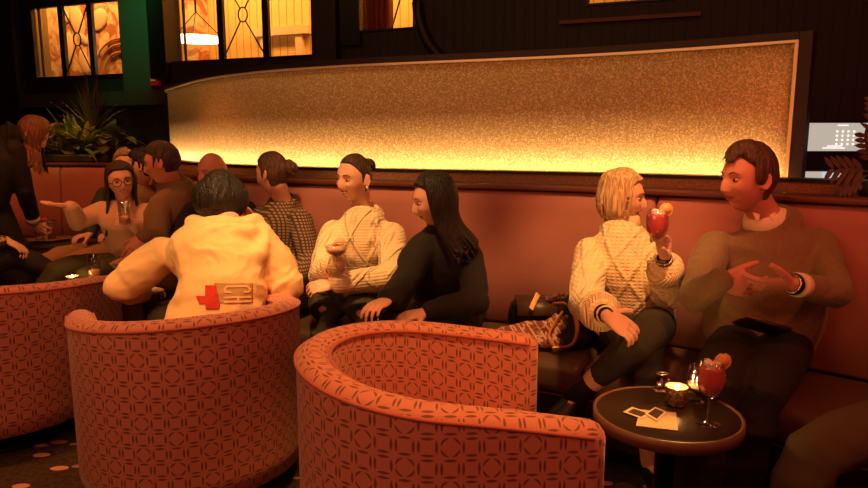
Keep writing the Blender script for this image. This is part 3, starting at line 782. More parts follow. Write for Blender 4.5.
# ------------------------------------------------------------------ glasses, candle, papers
def wine_glass(loc, scale=1.0, label='', fill='cocktail', slice_=True, fillk=0.85, name='wine_glass'):
    root = empty(name, loc, label, 'glass')
    s = scale
    o_ = [(0.036, 0.0), (0.037, 0.002), (0.008, 0.006), (0.0045, 0.012), (0.004, 0.075), (0.008, 0.083), (0.028, 0.098), (0.040, 0.122), (0.042, 0.145), (0.038, 0.175), (0.032, 0.198)]
    i_ = [(0.0312, 0.198), (0.0372, 0.175), (0.0412, 0.145), (0.0392, 0.122), (0.027, 0.0995), (0.006, 0.086)]
    bm = bmesh.new(); lathe(bm, [(r*s, z*s) for r, z in o_+i_], n=40); mesh_obj('glass_bowl', bm, M_['glass'], root)
    zt = 0.0865+(0.198-0.0865)*fillk
    lq = [(0.0055, 0.0868), (0.0266, 0.1), (0.0388, 0.1225), (0.0408, 0.145)]
    def rad(z):
        P = [(0.0868, 0.0055), (0.1, 0.0266), (0.1225, 0.0388), (0.145, 0.0408), (0.175, 0.0368), (0.198, 0.031)]
        for (a, ra), (b, rb) in zip(P, P[1:]):
            if z <= b: return ra+(rb-ra)*(z-a)/(b-a)
        return 0.031
    zs = [0.0868+(zt-0.0868)*k/12 for k in range(13)]
    bm = bmesh.new(); lathe(bm, [((rad(z)-0.0006)*s, z*s) for z in zs], n=32); mesh_obj('drink', bm, M_[fill], root)
    if slice_:
        bm = bmesh.new()
        for k in range(3):
            a = k*2.1; box(bm, (-0.011, -0.011, -0.011), (0.011, 0.011, 0.011), bevel=0.003, M=Matrix.Translation((0.014*s*math.cos(a), 0.014*s*math.sin(a), (zt+0.004)*s))@Matrix.Rotation(a, 4, 'X')@Matrix.Rotation(0.6, 4, 'Y'))
        mesh_obj('ice_cubes', bm, M_['ice'], root)
        bm = bmesh.new(); R_ = 0.024*s; c = Vector((0.03*s, -0.004, 0.198*s))
        for (ra, th, nm_) in ((R_*0.86, 0.006, 0), ):
            tube(bm, [c+Vector((0, -0.003, 0)), c+Vector((0, 0.003, 0))], ra, n=28, round_ends=False)
        sl = mesh_obj('citrus_slice', bm, M_['citrus'], root)
        bm = bmesh.new(); tube(bm, [c+Vector((R_*math.cos(t)*0.93, 0, R_*math.sin(t)*0.93)) for t in [2*PI*k/28 for k in range(29)]], 0.0035*s, n=6, round_ends=False); mesh_obj('citrus_peel', bm, M_['peel'], sl)
    return root
def tumbler(loc, r, h, label, fill='beer', fillk=0.45, group=None, name='tumbler_glass'):
    root = empty(name, loc, label, 'glass', group)
    bm = bmesh.new(); lathe(bm, [(r*0.85, 0), (r*0.86, 0.002), (r, h), (r-0.002, h), (r*0.86-0.002, 0.012)], n=28); mesh_obj('glass_body', bm, M_['glass'], root)
    bm = bmesh.new(); zt = 0.013+(h-0.02)*fillk; k = (zt/h); lathe(bm, [(r*0.86-0.0028, 0.0125), (r*(0.86+0.14*k)-0.0028, zt)], n=28); mesh_obj('drink', bm, M_[fill], root)
    return root
def candle(loc, label, e=1.0):
    root = empty('tealight_candle', loc, label, 'candle', 'tealight candles')
    bm = bmesh.new(); lathe(bm, [(0.026, 0), (0.032, 0.006), (0.034, 0.055), (0.036, 0.062), (0.033, 0.062), (0.031, 0.05), (0.028, 0.008)], n=28); mesh_obj('glass_holder', bm, mat('mercury_glass', (0.35, 0.22, 0.12), 0.25, trans=0.25, metal=0.3, bump=1.0, bscale=160, bdist=0.006, var=0.8, vscale=120), root)
    bm = bmesh.new(); lathe(bm, [(0.024, 0.009), (0.026, 0.011), (0.026, 0.04), (0.02, 0.042)], n=24); mesh_obj('wax', bm, M_['wax'], root)
    bm = bmesh.new(); ellip(bm, (0, 0, 0.056), ((0.0045, 0, 0), (0, 0.0045, 0), (0, 0, 0.012)), 10, 8); mesh_obj('flame', bm, M_['flame'], root)
    d = bpy.data.lights.new('candle_light', 'POINT'); l = bpy.data.objects.new('candle_light', d); COL.objects.link(l); l.parent = root; l.location = (0, 0, 0.085)
    d.energy = 1.6*e; d.color = (1.0, 0.45, 0.12); d.shadow_soft_size = 0.012
    return root
p = on_plane(708, 424, TZ); wine_glass((p.x, p.y, TZ+0.001), 0.98, 'stemmed glass of pink cocktail with a citrus slice standing on the round table')
# brandy snifter behind
p = on_plane(698, 401, TZ); root = empty('brandy_glass', (p.x, p.y, TZ+0.001), 'short footed brandy glass nearly empty behind the pink cocktail on the table', 'glass')
bm = bmesh.new(); lathe(bm, [(0.030, 0), (0.031, 0.002), (0.008, 0.007), (0.005, 0.02), (0.012, 0.028), (0.034, 0.045), (0.041, 0.07), (0.036, 0.10), (0.030, 0.118), (0.0292, 0.118), (0.0352, 0.10), (0.0402, 0.07), (0.033, 0.046), (0.01, 0.031)], n=36); mesh_obj('glass_bowl', bm, M_['glass'], root)
bm = bmesh.new(); lathe(bm, [(0.009, 0.0325), (0.032, 0.0475), (0.037, 0.058)], n=28); mesh_obj('drink', bm, M_['pale_cocktail'], root)
p = on_plane(676, 405, TZ); candle((p.x, p.y, TZ+0.001), 'lit tealight candle in a textured glass holder on the right foreground table', 1.0)
p = on_plane(73, 287, 0.56); candle((p.x, p.y, 0.562), 'lit tealight candle near the beer glass behind the left armchair', 0.6)
p = on_plane(95, 283, 0.56); tumbler((p.x, p.y, 0.562), 0.038, 0.165, 'half drunk beer glass on the table behind the left armchairs')
# small tented card holder
p = on_plane(664, 391, TZ); root = empty('menu_card_holder', (p.x, p.y, TZ+0.001), 'small crumpled wrapper holder lying beside the candle on the table', 'holder')
root['label'] = 'small clear folded card stand behind the candle on the table'
bm = bmesh.new(); box(bm, (-0.035, -0.022, 0), (0.03, 0.022, 0.005), bevel=0.001); mesh_obj('foot', bm, M_['steel'], root)
bm = bmesh.new(); box(bm, (-0.022, -0.003, 0.004), (0.022, 0.0, 0.05), bevel=0.001, M=Matrix.Rotation(-0.5, 4, 'X')); mesh_obj('card', bm, M_['glass'], root)
bm = bmesh.new(); tube(bm, [Vector((0.02*math.cos(t), -0.0+0.012*math.sin(t)+0.022, 0.052)) for t in [2*PI*k/16 for k in range(17)]], 0.003, n=6, round_ends=False); mesh_obj('clip', bm, M_['steel'], root)
def flat_poly(bm, pts, z, th):
    ring_loft(bm, [[Vector((q.x, q.y, z+th)) for q in pts], [Vector((q.x, q.y, z)) for q in pts]])
def paper(name, corners, z, th, label, cat, m='napkin', inset=None):
    pts = [on_plane(x, y, z) for x, y in corners]; c = sum(pts, Vector())/4; c.z = z
    bm = bmesh.new(); flat_poly(bm, [q-c for q in pts], 0, th)
    o = mesh_obj(name, bm, M_[m], smooth=False); o.location = c; tagit(o, label, cat, 'snapshots on the table' if name == 'photo_print' else None)
    if inset:
        bm = bmesh.new(); q_ = [(q-c)*inset for q in pts]; flat_poly(bm, q_, th, 0.0006); mesh_obj('picture', bm, M_['photo_dark'], o, smooth=False)
    return o
paper('paper_napkin', [(636, 426), (678, 431), (676, 413), (640, 410)], TZ+0.001, 0.002, 'square pale yellow paper napkin under two snapshots on the table', 'napkin')
paper('photo_print', [(623, 412), (643, 419), (652, 414), (632, 407)], TZ+0.0045, 0.0008, 'white bordered snapshot lying left on the napkin edge', 'photograph', 'photo_border', 0.68)
paper('photo_print', [(645, 414), (657, 421), (667, 412), (655, 407)], TZ+0.0065, 0.0008, 'white bordered dark snapshot overlapping the napkin nearer the candle', 'photograph', 'photo_border', 0.74)

# left table clutter
def lp(px, py, z): q = on_plane(px, py, z); return q
q = lp(51, 240, 0.60); bm = bmesh.new(); lathe(bm, [(0.12, 0.0), (0.16, 0.012), (0.155, 0.014), (0.118, 0.004)], n=32); tr = mesh_obj('serving_tray', bm, M_['steel']); tr.location = (q.x, q.y, 0.602); tagit(tr, 'shiny round serving tray on the far left drinks table', 'tray')
q = lp(52, 240, 0.61); tumbler((q.x, q.y, 0.607), 0.034, 0.16, 'tall glass of dark red drink on the tray at far left', 'cocktail', 0.8)
q = lp(46, 239, 0.61); root = empty('sauce_bottle', (q.x, q.y, 0.607), 'white bottle with a red cap on the tray at far left', 'bottle')
bm = bmesh.new(); lathe(bm, [(0.036, 0), (0.038, 0.01), (0.038, 0.09), (0.02, 0.12), (0.018, 0.14)], n=24); mesh_obj('bottle_body', bm, M_['white_cotton'], root)
bm = bmesh.new(); lathe(bm, [(0.021, 0.14), (0.021, 0.165), (0.014, 0.17)], n=20); mesh_obj('cap', bm, M_['red_plastic'], root)
q = lp(40, 241, 0.61); tumbler((q.x, q.y, 0.607), 0.036, 0.09, 'short clear glass at the left side of the tray at far left', 'pale_cocktail', 0.3)

# ------------------------------------------------------------------ planter left, plant right, monitors
pl_o = on_plane(85, 158, 1.17)
def leaf_blade(bm, p0, d, L_, wd, droop, up=Vector((0, 0, 1)), n=6):
    d = Vector(d).normalized(); side = d.cross(up)
    if side.length < 1e-3: side = Vector((1, 0, 0))
    side.normalize(); a = []; b = []; c = []
    for i in range(n+1):
        t = i/n; p = Vector(p0)+d*L_*t+Vector((0, 0, -droop*L_*t*t)); w_ = wd*math.sin(PI*min(1, t*0.93+0.07))**0.8
        a.append(bm.verts.new(p-side*w_)); b.append(bm.verts.new(p+Vector((0, 0, -w_*0.35)))); c.append(bm.verts.new(p+side*w_))
    for i in range(n):
        bm.faces.new((a[i], b[i], b[i+1], a[i+1])); bm.faces.new((b[i], c[i], c[i+1], b[i+1]))
PLX, PLY = -3.50, 6.80
root = empty('planter_box', (PLX, PLY, 1.17), 'long dark planter box on the rail behind the far left sofa', 'planter')
bm = bmesh.new(); box(bm, (-0.75, -0.16, 0), (0.44, 0.16, 0.07), bevel=0.01); mesh_obj('box_body', bm, M_['dark_wood'], root, smooth=False)
bm = bmesh.new(); box(bm, (-0.73, -0.14, 0.06), (0.42, 0.14, 0.075)); mesh_obj('soil', bm, M_['ledge'], root, smooth=False)
bm = bmesh.new(); sweep(bm, len_at_x(-2.6), BL[-1], [(-0.65, 1.10), (-0.10, 1.10), (-0.10, 1.165), (-0.65, 1.165)]); tagit(mesh_obj('trim_17', bm, M_['dark_wood'], smooth=False), kind='structure')
rnd = random.Random(3)
def plant(name, loc, kind, label, seed, n, size, mname):
    r = rnd.__class__(seed); root = empty(name, loc, label, 'plant')
    bm = bmesh.new(); bs = bmesh.new()
    for i in range(n):
        a = r.uniform(0, 2*PI); e = r.uniform(0.15, 1.25) if kind != 'spiky' else r.uniform(0.3, 1.45)
        L_ = size*r.uniform(0.6, 1.1); d = Vector((math.cos(a)*math.cos(e), math.sin(a)*math.cos(e)*0.6, math.sin(e)))
        if kind == 'spiky': leaf_blade(bm, (0, 0, size*0.25), d, L_, 0.010, r.uniform(0.05, 0.5))
        elif kind == 'broad':
            st_ = L_*0.5; tube(bs, [(0, 0, 0), d*st_], 0.006, n=5); leaf_blade(bm, d*st_, (d+Vector((0, 0, -0.3))).normalized(), L_*0.55, 0.055*size/0.35, r.uniform(0.3, 0.9))
        else:
            leaf_blade(bm, d*0.05, d, L_, 0.022, r.uniform(0.1, 0.6))
    if kind == 'spiky': tube(bs, [(0, 0, 0), (0, 0, size*0.27)], 0.02, n=7)
    else: tube(bs, [(0, 0, 0), (0, 0, 0.08)], 0.012, n=5)
    mesh_obj('foliage', bm, M_[mname], root); mesh_obj('stem', bs, M_['leaf_dark'], root)
plant('spiky_plant', (PLX+0.12, PLY, 1.25), 'spiky', 'tall spiky dark leaved plant rising in the middle of the planter', 1, 80, 0.68, 'leaf_dark')
plant('yellow_green_plant', (PLX+0.05, PLY-0.06, 1.35), 'fine', 'bright yellow green plant lit up in the middle of the planter', 2, 60, 0.30, 'leaf_yellow')
plant('broad_leaf_plant', (PLX-0.26, PLY, 1.25), 'broad', 'pale drooping leaved plant at the left end of the planter', 3, 30, 0.42, 'leaf_pale')
plant('broad_leaf_plant', (PLX+0.30, PLY-0.04, 1.25), 'broad', 'drooping broad leaved plant at the right end of the planter', 4, 30, 0.40, 'leaf')
plant('leafy_plant', (PLX-0.1, PLY+0.05, 1.25), 'fine', 'green arching plant between the pale leaves and the spiky plant', 5, 60, 0.60, 'leaf')
# right plant in pot on the ledge
rp = W(876, 175, 2.75)
root = empty('philodendron_plant', (rp.x, rp.y, 1.145), 'dark split leaf plant at the right edge in front of the lit screen', 'plant')
bm = bmesh.new(); lathe(bm, [(0.05, 0), (0.07, 0.08), (0.065, 0.08), (0.05, 0.01)], n=20); mesh_obj('pot', bm, M_['ledge'], root)
bm = bmesh.new(); bs = bmesh.new()
def split_leaf(bm, p0, d, L_, wd):
    d = d.normalized(); up = Vector((0, -1, 0.2)); side = d.cross(up).normalized()
    leaf_blade(bm, p0, d, L_, wd*0.2, 0.1, up=up)
    for k in range(5):
        t = 0.1+0.8*k/4; q = p0+d*L_*t
        for s in (-1, 1): leaf_blade(bm, q, (d*0.9+side*s).normalized(), wd*(1.5-0.8*abs(t-0.4)), 0.011, 0.1, up=up, n=4)
for dx, dz, L_, wd in ((-1, 0.08, 0.17, 0.06), (-0.5, 0.9, 0.13, 0.05), (-1, -0.35, 0.12, 0.045), (-0.15, 1.0, 0.2, 0.08), (0.6, 0.6, 0.2, 0.08), (0.7, -0.1, 0.2, 0.08)):
    d = Vector((dx, -0.2, dz)).normalized(); q = Vector((0, 0, 0.12))+d*0.05; tube(bs, [(0, 0, 0.04), (0, 0, 0.1), q], 0.004, n=5); split_leaf(bm, q, d, L_, wd)
for dx, dz in ((0.1, 1),):
    q = Vector((0, 0, 0.2)); tube(bs, [(0, 0, 0.05), (0.01, 0, 0.3)], 0.004, n=5); split_leaf(bm, Vector((0.01, 0, 0.3)), Vector((-0.4, 0, 1)), 0.12, 0.05)
mesh_obj('foliage', bm, M_['leaf_dark'], root); mesh_obj('stem', bs, M_['leaf_dark'], root)
# monitors on a dark counter behind
MY = 4.0
def at(px, py): return W(px, py, MY)
a, b = at(807, 151), at(884, 123)
root = empty('display_screen', ((a.x+b.x)/2, MY, a.z), 'wide pale lit display screen behind the dark plant at the right edge', 'monitor')
bm = bmesh.new(); hw = (b.x-a.x)/2; hh = b.z-a.z
box(bm, (-hw-0.015, 0.0, -0.015), (hw+0.015, 0.03, hh+0.015), bevel=0.004); mesh_obj('casing', bm, M_['ledge'], root, smooth=False)
bm = bmesh.new(); box(bm, (-hw, -0.003, 0), (hw, -0.0005, hh)); mesh_obj('screen_face', bm, M_['screen'], root, smooth=False)
bm = bmesh.new()
for i in range(4):
    for j in range(4):
        x = -hw+2*hw*(0.38+0.075*i); z = hh*(0.25+0.15*j); tube(bm, [(x, -0.006, z), (x, -0.0035, z)], 0.0065, n=8, round_ends=False)
for x0, x1, z in ((0.38, 0.52, 0.9), (0.26, 0.46, 0.16), (0.2, 0.5, 0.09)): box(bm, (-hw+2*hw*x0, -0.006, hh*z), (-hw+2*hw*x1, -0.0035, hh*z+0.006))
mesh_obj('screen_symbols', bm, M_['screen_mark'], root, smooth=False)
bm = bmesh.new(); box(bm, (-0.05, 0.005, -0.2), (0.05, 0.025, -0.015)); box(bm, (-0.12, -0.03, -0.21), (0.12, 0.06, -0.2)); mesh_obj('monitor_stand', bm, M_['ledge'], root, smooth=False)
a2, b2 = W(800, 178, 3.8), W(858, 171.5, 3.8)
root2 = empty('tablet_screen', ((a2.x+b2.x)/2, 3.8, a2.z), 'narrow pale lit strip display under the wide screen with a blue block', 'monitor')
bm = bmesh.new(); hw = (b2.x-a2.x)/2; hh = b2.z-a2.z; box(bm, (-hw-0.01, 0, -0.02), (hw+0.01, 0.02, hh+0.006), bevel=0.003); mesh_obj('casing', bm, M_['ledge'], root2, smooth=False)
bm = bmesh.new(); box(bm, (-hw, -0.003, 0), (hw, -0.0005, hh)); mesh_obj('screen_face', bm, M_['screen'], root2, smooth=False)
bm = bmesh.new(); box(bm, (-hw*0.25, -0.005, 0.002), (hw*0.3, -0.0032, hh-0.002)); mesh_obj('screen_symbols', bm, M_['screen_blue'], root2, smooth=False)
zc = min(a.z-0.21, a2.z-0.02)
bm = bmesh.new(); box(bm, (1.75, 3.62, 0), (3.6, 4.2, zc-0.003), bevel=0.01)
tagit(mesh_obj('service_counter', bm, M_['ledge'], smooth=False, origin=(2.6, 3.9, 0)), 'dark service counter carrying the lit screens at the right edge', 'counter')

# ------------------------------------------------------------------ people
def hframe(F, up=(0, 0, 1)):
    F = Vector(F).normalized(); U = Vector(up); S = F.cross(U).normalized(); U = S.cross(F).normalized()
    return S, F, U
def sstep(a, b, x):
    t = min(1, max(0, (x-a)/(b-a))); return t*t*(3-2*t)
def gz(x, s): return math.exp(-0.5*(x/s)**2)
def head_radius_point(a, e, smile=0.0, fem=0.0):
    """local (s,f,u) surface point of the head for azimuth a (0 = face), elevation e"""
    s = 0.074*math.cos(e)*math.sin(a); f = 0.094*math.cos(e)*math.cos(a); u = 0.116*math.sin(e)
    f += -0.004
    t = max(0, -u/0.116)
    s *= 1-(0.30+0.06*fem)*t**1.4
    if f < 0: f *= 1-0.50*t; 
    else: f *= 1-0.04*t
    if u > 0: f = f*(1+0.06*(u/0.116)) if f < 0 else f*(1-0.05*(u/0.116)); s *= 1+0.03*math.sin(PI*min(1, u/0.116))
    if f > 0:
        ff = 0.0
        ff += 0.021*gz(s, 0.0085)*sstep(0.022, -0.026, u)*sstep(-0.047, -0.036, u)
        ff += 0.006*gz(abs(s)-0.011, 0.006)*gz(u+0.036, 0.007)
        ff += 0.004*gz(u-0.026, 0.009)*gz(abs(s)-0.028, 0.02)
        ff -= 0.010*gz(abs(s)-0.031, 0.013)*gz(u-0.006, 0.010)
        ff += 0.005*gz(abs(s)-0.042, 0.014)*gz(u+0.026, 0.014)*(1+smile)
        ff += 0.008*gz(s, 0.020)*(gz(u+0.052, 0.0055)+gz(u+0.066, 0.006))
        ff -= 0.006*gz(s, 0.024)*gz(u+0.0585, 0.003)
        ff -= 0.004*gz(s, 0.02)*gz(u+0.078, 0.006)
        ff += 0.009*gz(s, 0.017)*gz(u+0.098, 0.012)*(1-0.4*fem)
        f += ff
        f += 0.004*sstep(0.03, 0.0, abs(s))*0
    return s, f, u
def add_head(bm, c, fr, k, fem=0.0, smile=0.0):
    S, F, U = fr; rings = []
    na, ne = 84, 60
    for j in range(ne+1):
        e = -PI/2+PI*(j+0.25)/(ne+0.5); r = []
        for i in range(na):
            a = 2*PI*i/na
            s, f, u = head_radius_point(a, e, smile, fem); r.append(c+(S*s+F*f+U*u)*k)
        rings.append(r)
    ring_loft(bm, rings)
    for sg in (-1, 1):   # ears
        ax1 = (U*0.95+F*-0.25).normalized(); ax2 = (F*0.9+S*sg*-0.35).normalized(); ax3 = ax1.cross(ax2)
        e0 = c+(S*sg*0.077+F*-0.010+U*-0.006)*k
        ellip(bm, e0, (ax2*0.016*k, ax3*0.007*k, ax1*0.029*k), 14, 10)
        pts = [e0+(ax1*math.cos(t)*0.026+ax2*-math.sin(t)*0.015+S*sg*0.006)*k for t in [math.radians(q) for q in (10, 50, 90, 130, 165)]]
        tube(bm, pts, 0.0045*k, n=6)
def add_hand(bm, wr, d, pn, side, curl=(25, 35, 25), k=1.0, thumb=(0.5, 0.35, 15), spread=4, elong=1.0):
    """wr wrist, d towards fingers, pn palm normal (where the palm looks), side: direction to the thumb"""
    d = Vector(d).normalized(); pn = Vector(pn); pn = (pn-d*pn.dot(d)).normalized(); sd = Vector(side); sd = (sd-d*sd.dot(d)-pn*sd.dot(pn)).normalized()
    secs = [(-0.01, 0.026, 0.019), (0.012, 0.029, 0.017), (0.04, 0.039, 0.015), (0.07, 0.043, 0.0135), (0.088, 0.041, 0.011)]
    rings = []
    for t, a, b in secs: rings.append([wr+(d*t+sd*(a*math.cos(2*PI*i/18))+pn*(b*math.sin(2*PI*i/18)))*k for i in range(18)])
    ring_loft(bm, rings)
    tips = []
    fl = [(0.030, 0.073, 0.0088), (0.0100, 0.081, 0.0090), (-0.0105, 0.075, 0.0086), (-0.0300, 0.060, 0.0076)]
    for q, (off, L_, r) in enumerate(fl):
        root = wr+(d*0.078+sd*off*1.0)*k; ang = math.radians(spread)*(1.4-q)*0.9
        dd = (d*math.cos(ang)+sd*math.sin(ang)).normalized(); p = root-dd*0.015*k; pts = [p, root+dd*0.012*k]; rr = [r*k, r*k]
        cur = 0; seg = (0.46, 0.30, 0.24); p = root+dd*0.010*k
        for z in range(3):
            cur += math.radians(curl[z]*(1+0.08*q)); dv = dd*math.cos(cur)+pn*math.sin(cur)
            p = p+dv*L_*seg[z]*k*elong; pts.append(p); rr.append(r*k*(0.97, 0.9, 0.78)[z])
        tube(bm, pts, rr, n=9); tips.append((pts[-1], dv, pn))
    # thumb
    out, fwd, tc = thumb
    b0 = wr+(d*0.018+sd*0.020+pn*0.004)*k
    d1 = (d*0.75+sd*out*1.3+pn*fwd).normalized(); p1 = b0+d1*0.038*k
    d2 = (d1+d*0.25+pn*math.tan(math.radians(tc))*0.6).normalized(); p2 = p1+d2*0.032*k
    d3 = (d2+d*0.15-sd*0.12+pn*math.tan(math.radians(tc))*0.5).normalized(); p3 = p2+d3*0.024*k
    tube(bm, [b0, p1, p2, p3], [0.015*k, 0.0115*k, 0.0102*k, 0.0085*k], n=10); tips.append((p3, d3, sd))
    return tips
def limb(bm, pts, radii, n=14, bulge=None):
    """joint chain made of straight bones with rounded joints"""
    P = []; R = []
    for i in range(len(pts)-1):
        a, b = Vector(pts[i]), Vector(pts[i+1]); m = 4
        for q in range(m):
            t = q/m; P.append(a.lerp(b, t)); bl = (bulge[i] if bulge else 0)*math.sin(PI*t)
            R.append(radii[i]+(radii[i+1]-radii[i])*t+bl)
    P.append(Vector(pts[-1])); R.append(radii[-1])
    # soften the joint corners
    Q = P[:]
    for i in range(1, len(P)-1): Q[i] = P[i]*0.6+(P[i-1]+P[i+1])*0.2
    tube(bm, Q, R, n=n)
def torso_rings(J, g=0.0, b=1.0, hem=None, collar=0.0, top=True, n=28, fem=0, belly=0):
    """elliptic sections from pelvis to neck"""
    shl, shr = J['sh'][0], J['sh'][1]; ax = (shr-shl); sw = ax.length; ax.normalize()
    pv, nb = J['pelvis'], J['neck']; smid = (shl+shr)/2
    hp = J.get('hipax', ax); hp = Vector(hp).normalized()
    mid = J.get('mid', pv.lerp(smid, 0.45))
    spine = catmull([pv, mid, smid, nb], 8)
    tot = len(spine)-1; rings = []
    i_s = 16
    keys = [(0.0, 0.165, 0.125), (4, 0.155+J.get('wk', 0), 0.118), (8, 0.140-0.006*fem+J.get('wk', 0), 0.105+belly), (12, 0.155+J.get('wk', 0)*0.6, 0.115+0.01*fem), (i_s-1.5, sw*0.46, 0.110), (i_s+0.6, sw*0.44, 0.085), (i_s+3, sw*0.24, 0.068), (i_s+5, 0.075, 0.062), (i_s+8, 0.058, 0.058)]
    for i in range(tot+1):
        for (a, ra, rb), (c, ra2, rb2) in zip(keys, keys[1:]):
            if a <= i <= c:
                t = (i-a)/(c-a); rx, ry = (ra+(ra2-ra)*t)*b+g, (rb+(rb2-rb)*t)*b+g; break
        p = spine[i]; t_ = (spine[min(i+1, tot)]-spine[max(i-1, 0)]).normalized()
        k = min(1, i/i_s); A = hp.lerp(ax, k); A = (A-t_*A.dot(t_)).normalized(); Bv = t_.cross(A)
        if i > i_s+5.5 and g > 0.001 and not collar: continue
        rings.append((p, A, Bv, rx, ry, t_))
    return rings
def add_torso(bm, J, **kw):
    rg = torso_rings(J, **kw); rings = []
    for p, A, Bv, rx, ry, t_ in rg:
        rings.append([p+A*rx*math.cos(2*PI*i/28)+Bv*ry*math.sin(2*PI*i/28) for i in range(28)])
    # round the bottom
    p, A, Bv, rx, ry, t_ = rg[0]
    pre = []
    for q in (75, 45): 
        s = math.radians(q); pre.append([p-t_*0.07*math.sin(s)+A*rx*math.cos(s)*math.cos(2*PI*i/28)+Bv*ry*math.cos(s)*math.sin(2*PI*i/28) for i in range(28)])
    ring_loft(bm, pre+rings)
def wrinkle(o, amp, sc=9.0, seed=0, stretch=(1, 1, 2.2), thin=0.6):
    me = o.data; n = len(me.vertices)
    co = np.empty(n*3, np.float32); me.vertices.foreach_get('co', co); co = co.reshape(-1, 3)
    no = np.array([v.normal[:] for v in me.vertices], np.float32)
    off = Vector((seed*3.1, seed*1.7, seed*0.9)); out = np.empty(n, np.float32)
    for i in range(n):
        p = Vector((co[i, 0]*stretch[0]*sc, co[i, 1]*stretch[1]*sc, co[i, 2]*stretch[2]*sc*0.5))+off
        a = noise.noise(p); b = noise.noise(p*0.45+Vector((a*0.8, 0, 5)))
        c3 = noise.noise(p*2.1+Vector((a*1.5, b, 9)))
        out[i] = (thin-abs(a)*2.2)*0.7 + b*1.3 + (0.4-abs(c3)*2)*0.35
    co = co+no*(out*amp)[:, None]
    me.vertices.foreach_set('co', co.reshape(-1)); me.update()
def set_tint(o, c, fr, k, smile=0.0):
    me = o.data; S, F, U = fr
    at_ = me.attributes.new('tint', 'FLOAT', 'POINT'); vals = []
    for v in me.vertices:
        d = (v.co-c)/k; s, f, u = d.dot(S), d.dot(F), d.dot(U); t = 0
        if f > 0.05 and abs(u) < 0.13:
            w_ = 0.021+0.006*smile; cu = -0.0595+0.008*smile*(s/0.022)**2; t = sstep(w_+0.003, w_-0.003, abs(s))*sstep(0.0115-0.006*abs(s)/w_, 0.008-0.006*abs(s)/w_, abs(u-cu))
        vals.append(t)
    at_.data.foreach_set('value', vals)
def hair_cap(bm, c, fr, k, vol=1.09, line=0.072, low=-0.055, side=0.02, front=0.0, seed=1, rough=0.004, wave=0.0):
    """closed shell: outside the head where hair grows, inside it elsewhere"""
    S, F, U = fr; rings = []; na, ne = 110, 70
    for j in range(ne+1):
        e = -PI/2+PI*(j+0.25)/(ne+0.5); r = []
        for i in range(na):
            a = 2*PI*i/na
            s, f, u = head_radius_point(a, e)
            if f > 0:   # drop facial bumps
                s0 = 0.074*math.cos(e)*math.sin(a); f = 0.090*math.cos(e)*math.cos(a)
            lim_f = (side if u < 0.03 else side+(0.060-side)*(u-0.03)/(line-0.03)) if u < line else 0.2      # how far forward hair reaches at this height
            g1 = sstep(lim_f+0.003, lim_f-0.008, f)
            g2 = sstep(low-0.006, low+0.010, u)
            if f > -0.02: g2 *= sstep(-0.035, -0.012, u)
            g = g1*g2
            nz = noise.noise(Vector((s*60+seed, f*60, u*18)))*rough + noise.noise(Vector((s*22+seed, f*22, u*14+3)))*rough*1.4
            kk = 0.88+(vol-0.88)*g
            p = S*s*kk+F*(f*kk+front*g*max(0, f)/0.09)+U*(u*(0.92+(vol+0.01-0.92)*g))
            p = p+p.normalized()*nz*g
            r.append(c+p*k)
        rings.append(r)
    ring_loft(bm, rings)
def strand(bm, pts, r0, r1=None, n=7, per=4):
    P = catmull(pts, per); m = len(P)
    r1 = r0*0.25 if r1 is None else r1
    tube(bm, P, [r0+(r1-r0)*(i/(m-1))**1.5 for i in range(m)], n=n)
def hsurf(c, fr, k, a, e, m):
    s, f, u = head_radius_point(a, e); S, F, U = fr
    if f > 0: f = 0.090*math.cos(e)*math.cos(a)
    return c+(S*s+F*f+U*u)*k*m
def flow(bm, c, fr, k, r, n, path, m=1.1, rad=0.006, jit=0.12, lift=0.0):
    """strands over the skull; path(t0) gives a list of (azimuth, elevation)"""
    for i in range(n):
        P = path(r.random()); mm = m*(1+r.uniform(-0.012, 0.02)); ja, je = r.uniform(-jit, jit), r.uniform(-jit, jit)*0.6
        pts = [hsurf(c, fr, k, a+ja, e+je, mm+lift*math.sin(PI*q/(len(P)-1))) for q, (a, e) in enumerate(P)]
        strand(bm, pts, rad*k, rad*0.4*k, n=6)
def shoe(name, ank, d, mt, root, L_=0.26, up=(0, 0, 1)):
    d = Vector(d).normalized(); U = Vector(up); U = (U-d*U.dot(d)).normalized(); S = d.cross(U)
    bm = bmesh.new(); base = ank-U*0.075; rings = []
    for t, w_, h_ in ((-0.065, 0.012, 0.03), (-0.06, 0.03, 0.075), (-0.02, 0.036, 0.095), (0.03, 0.038, 0.085), (0.08, 0.043, 0.062), (0.13, 0.047, 0.05), (0.165, 0.040, 0.042), (0.185, 0.022, 0.032)):
        r = []
        for i in range(16):
            a = 2*PI*i/16; y = math.cos(a)*w_; z = max(0.0, math.sin(a)*0.5+0.5)*h_*1.0
            r.append(base+d*t*(L_/0.25)+S*y+U*z)
        rings.append(r)
    ring_loft(bm, rings); o = mesh_obj(name, bm, mt, root); return o
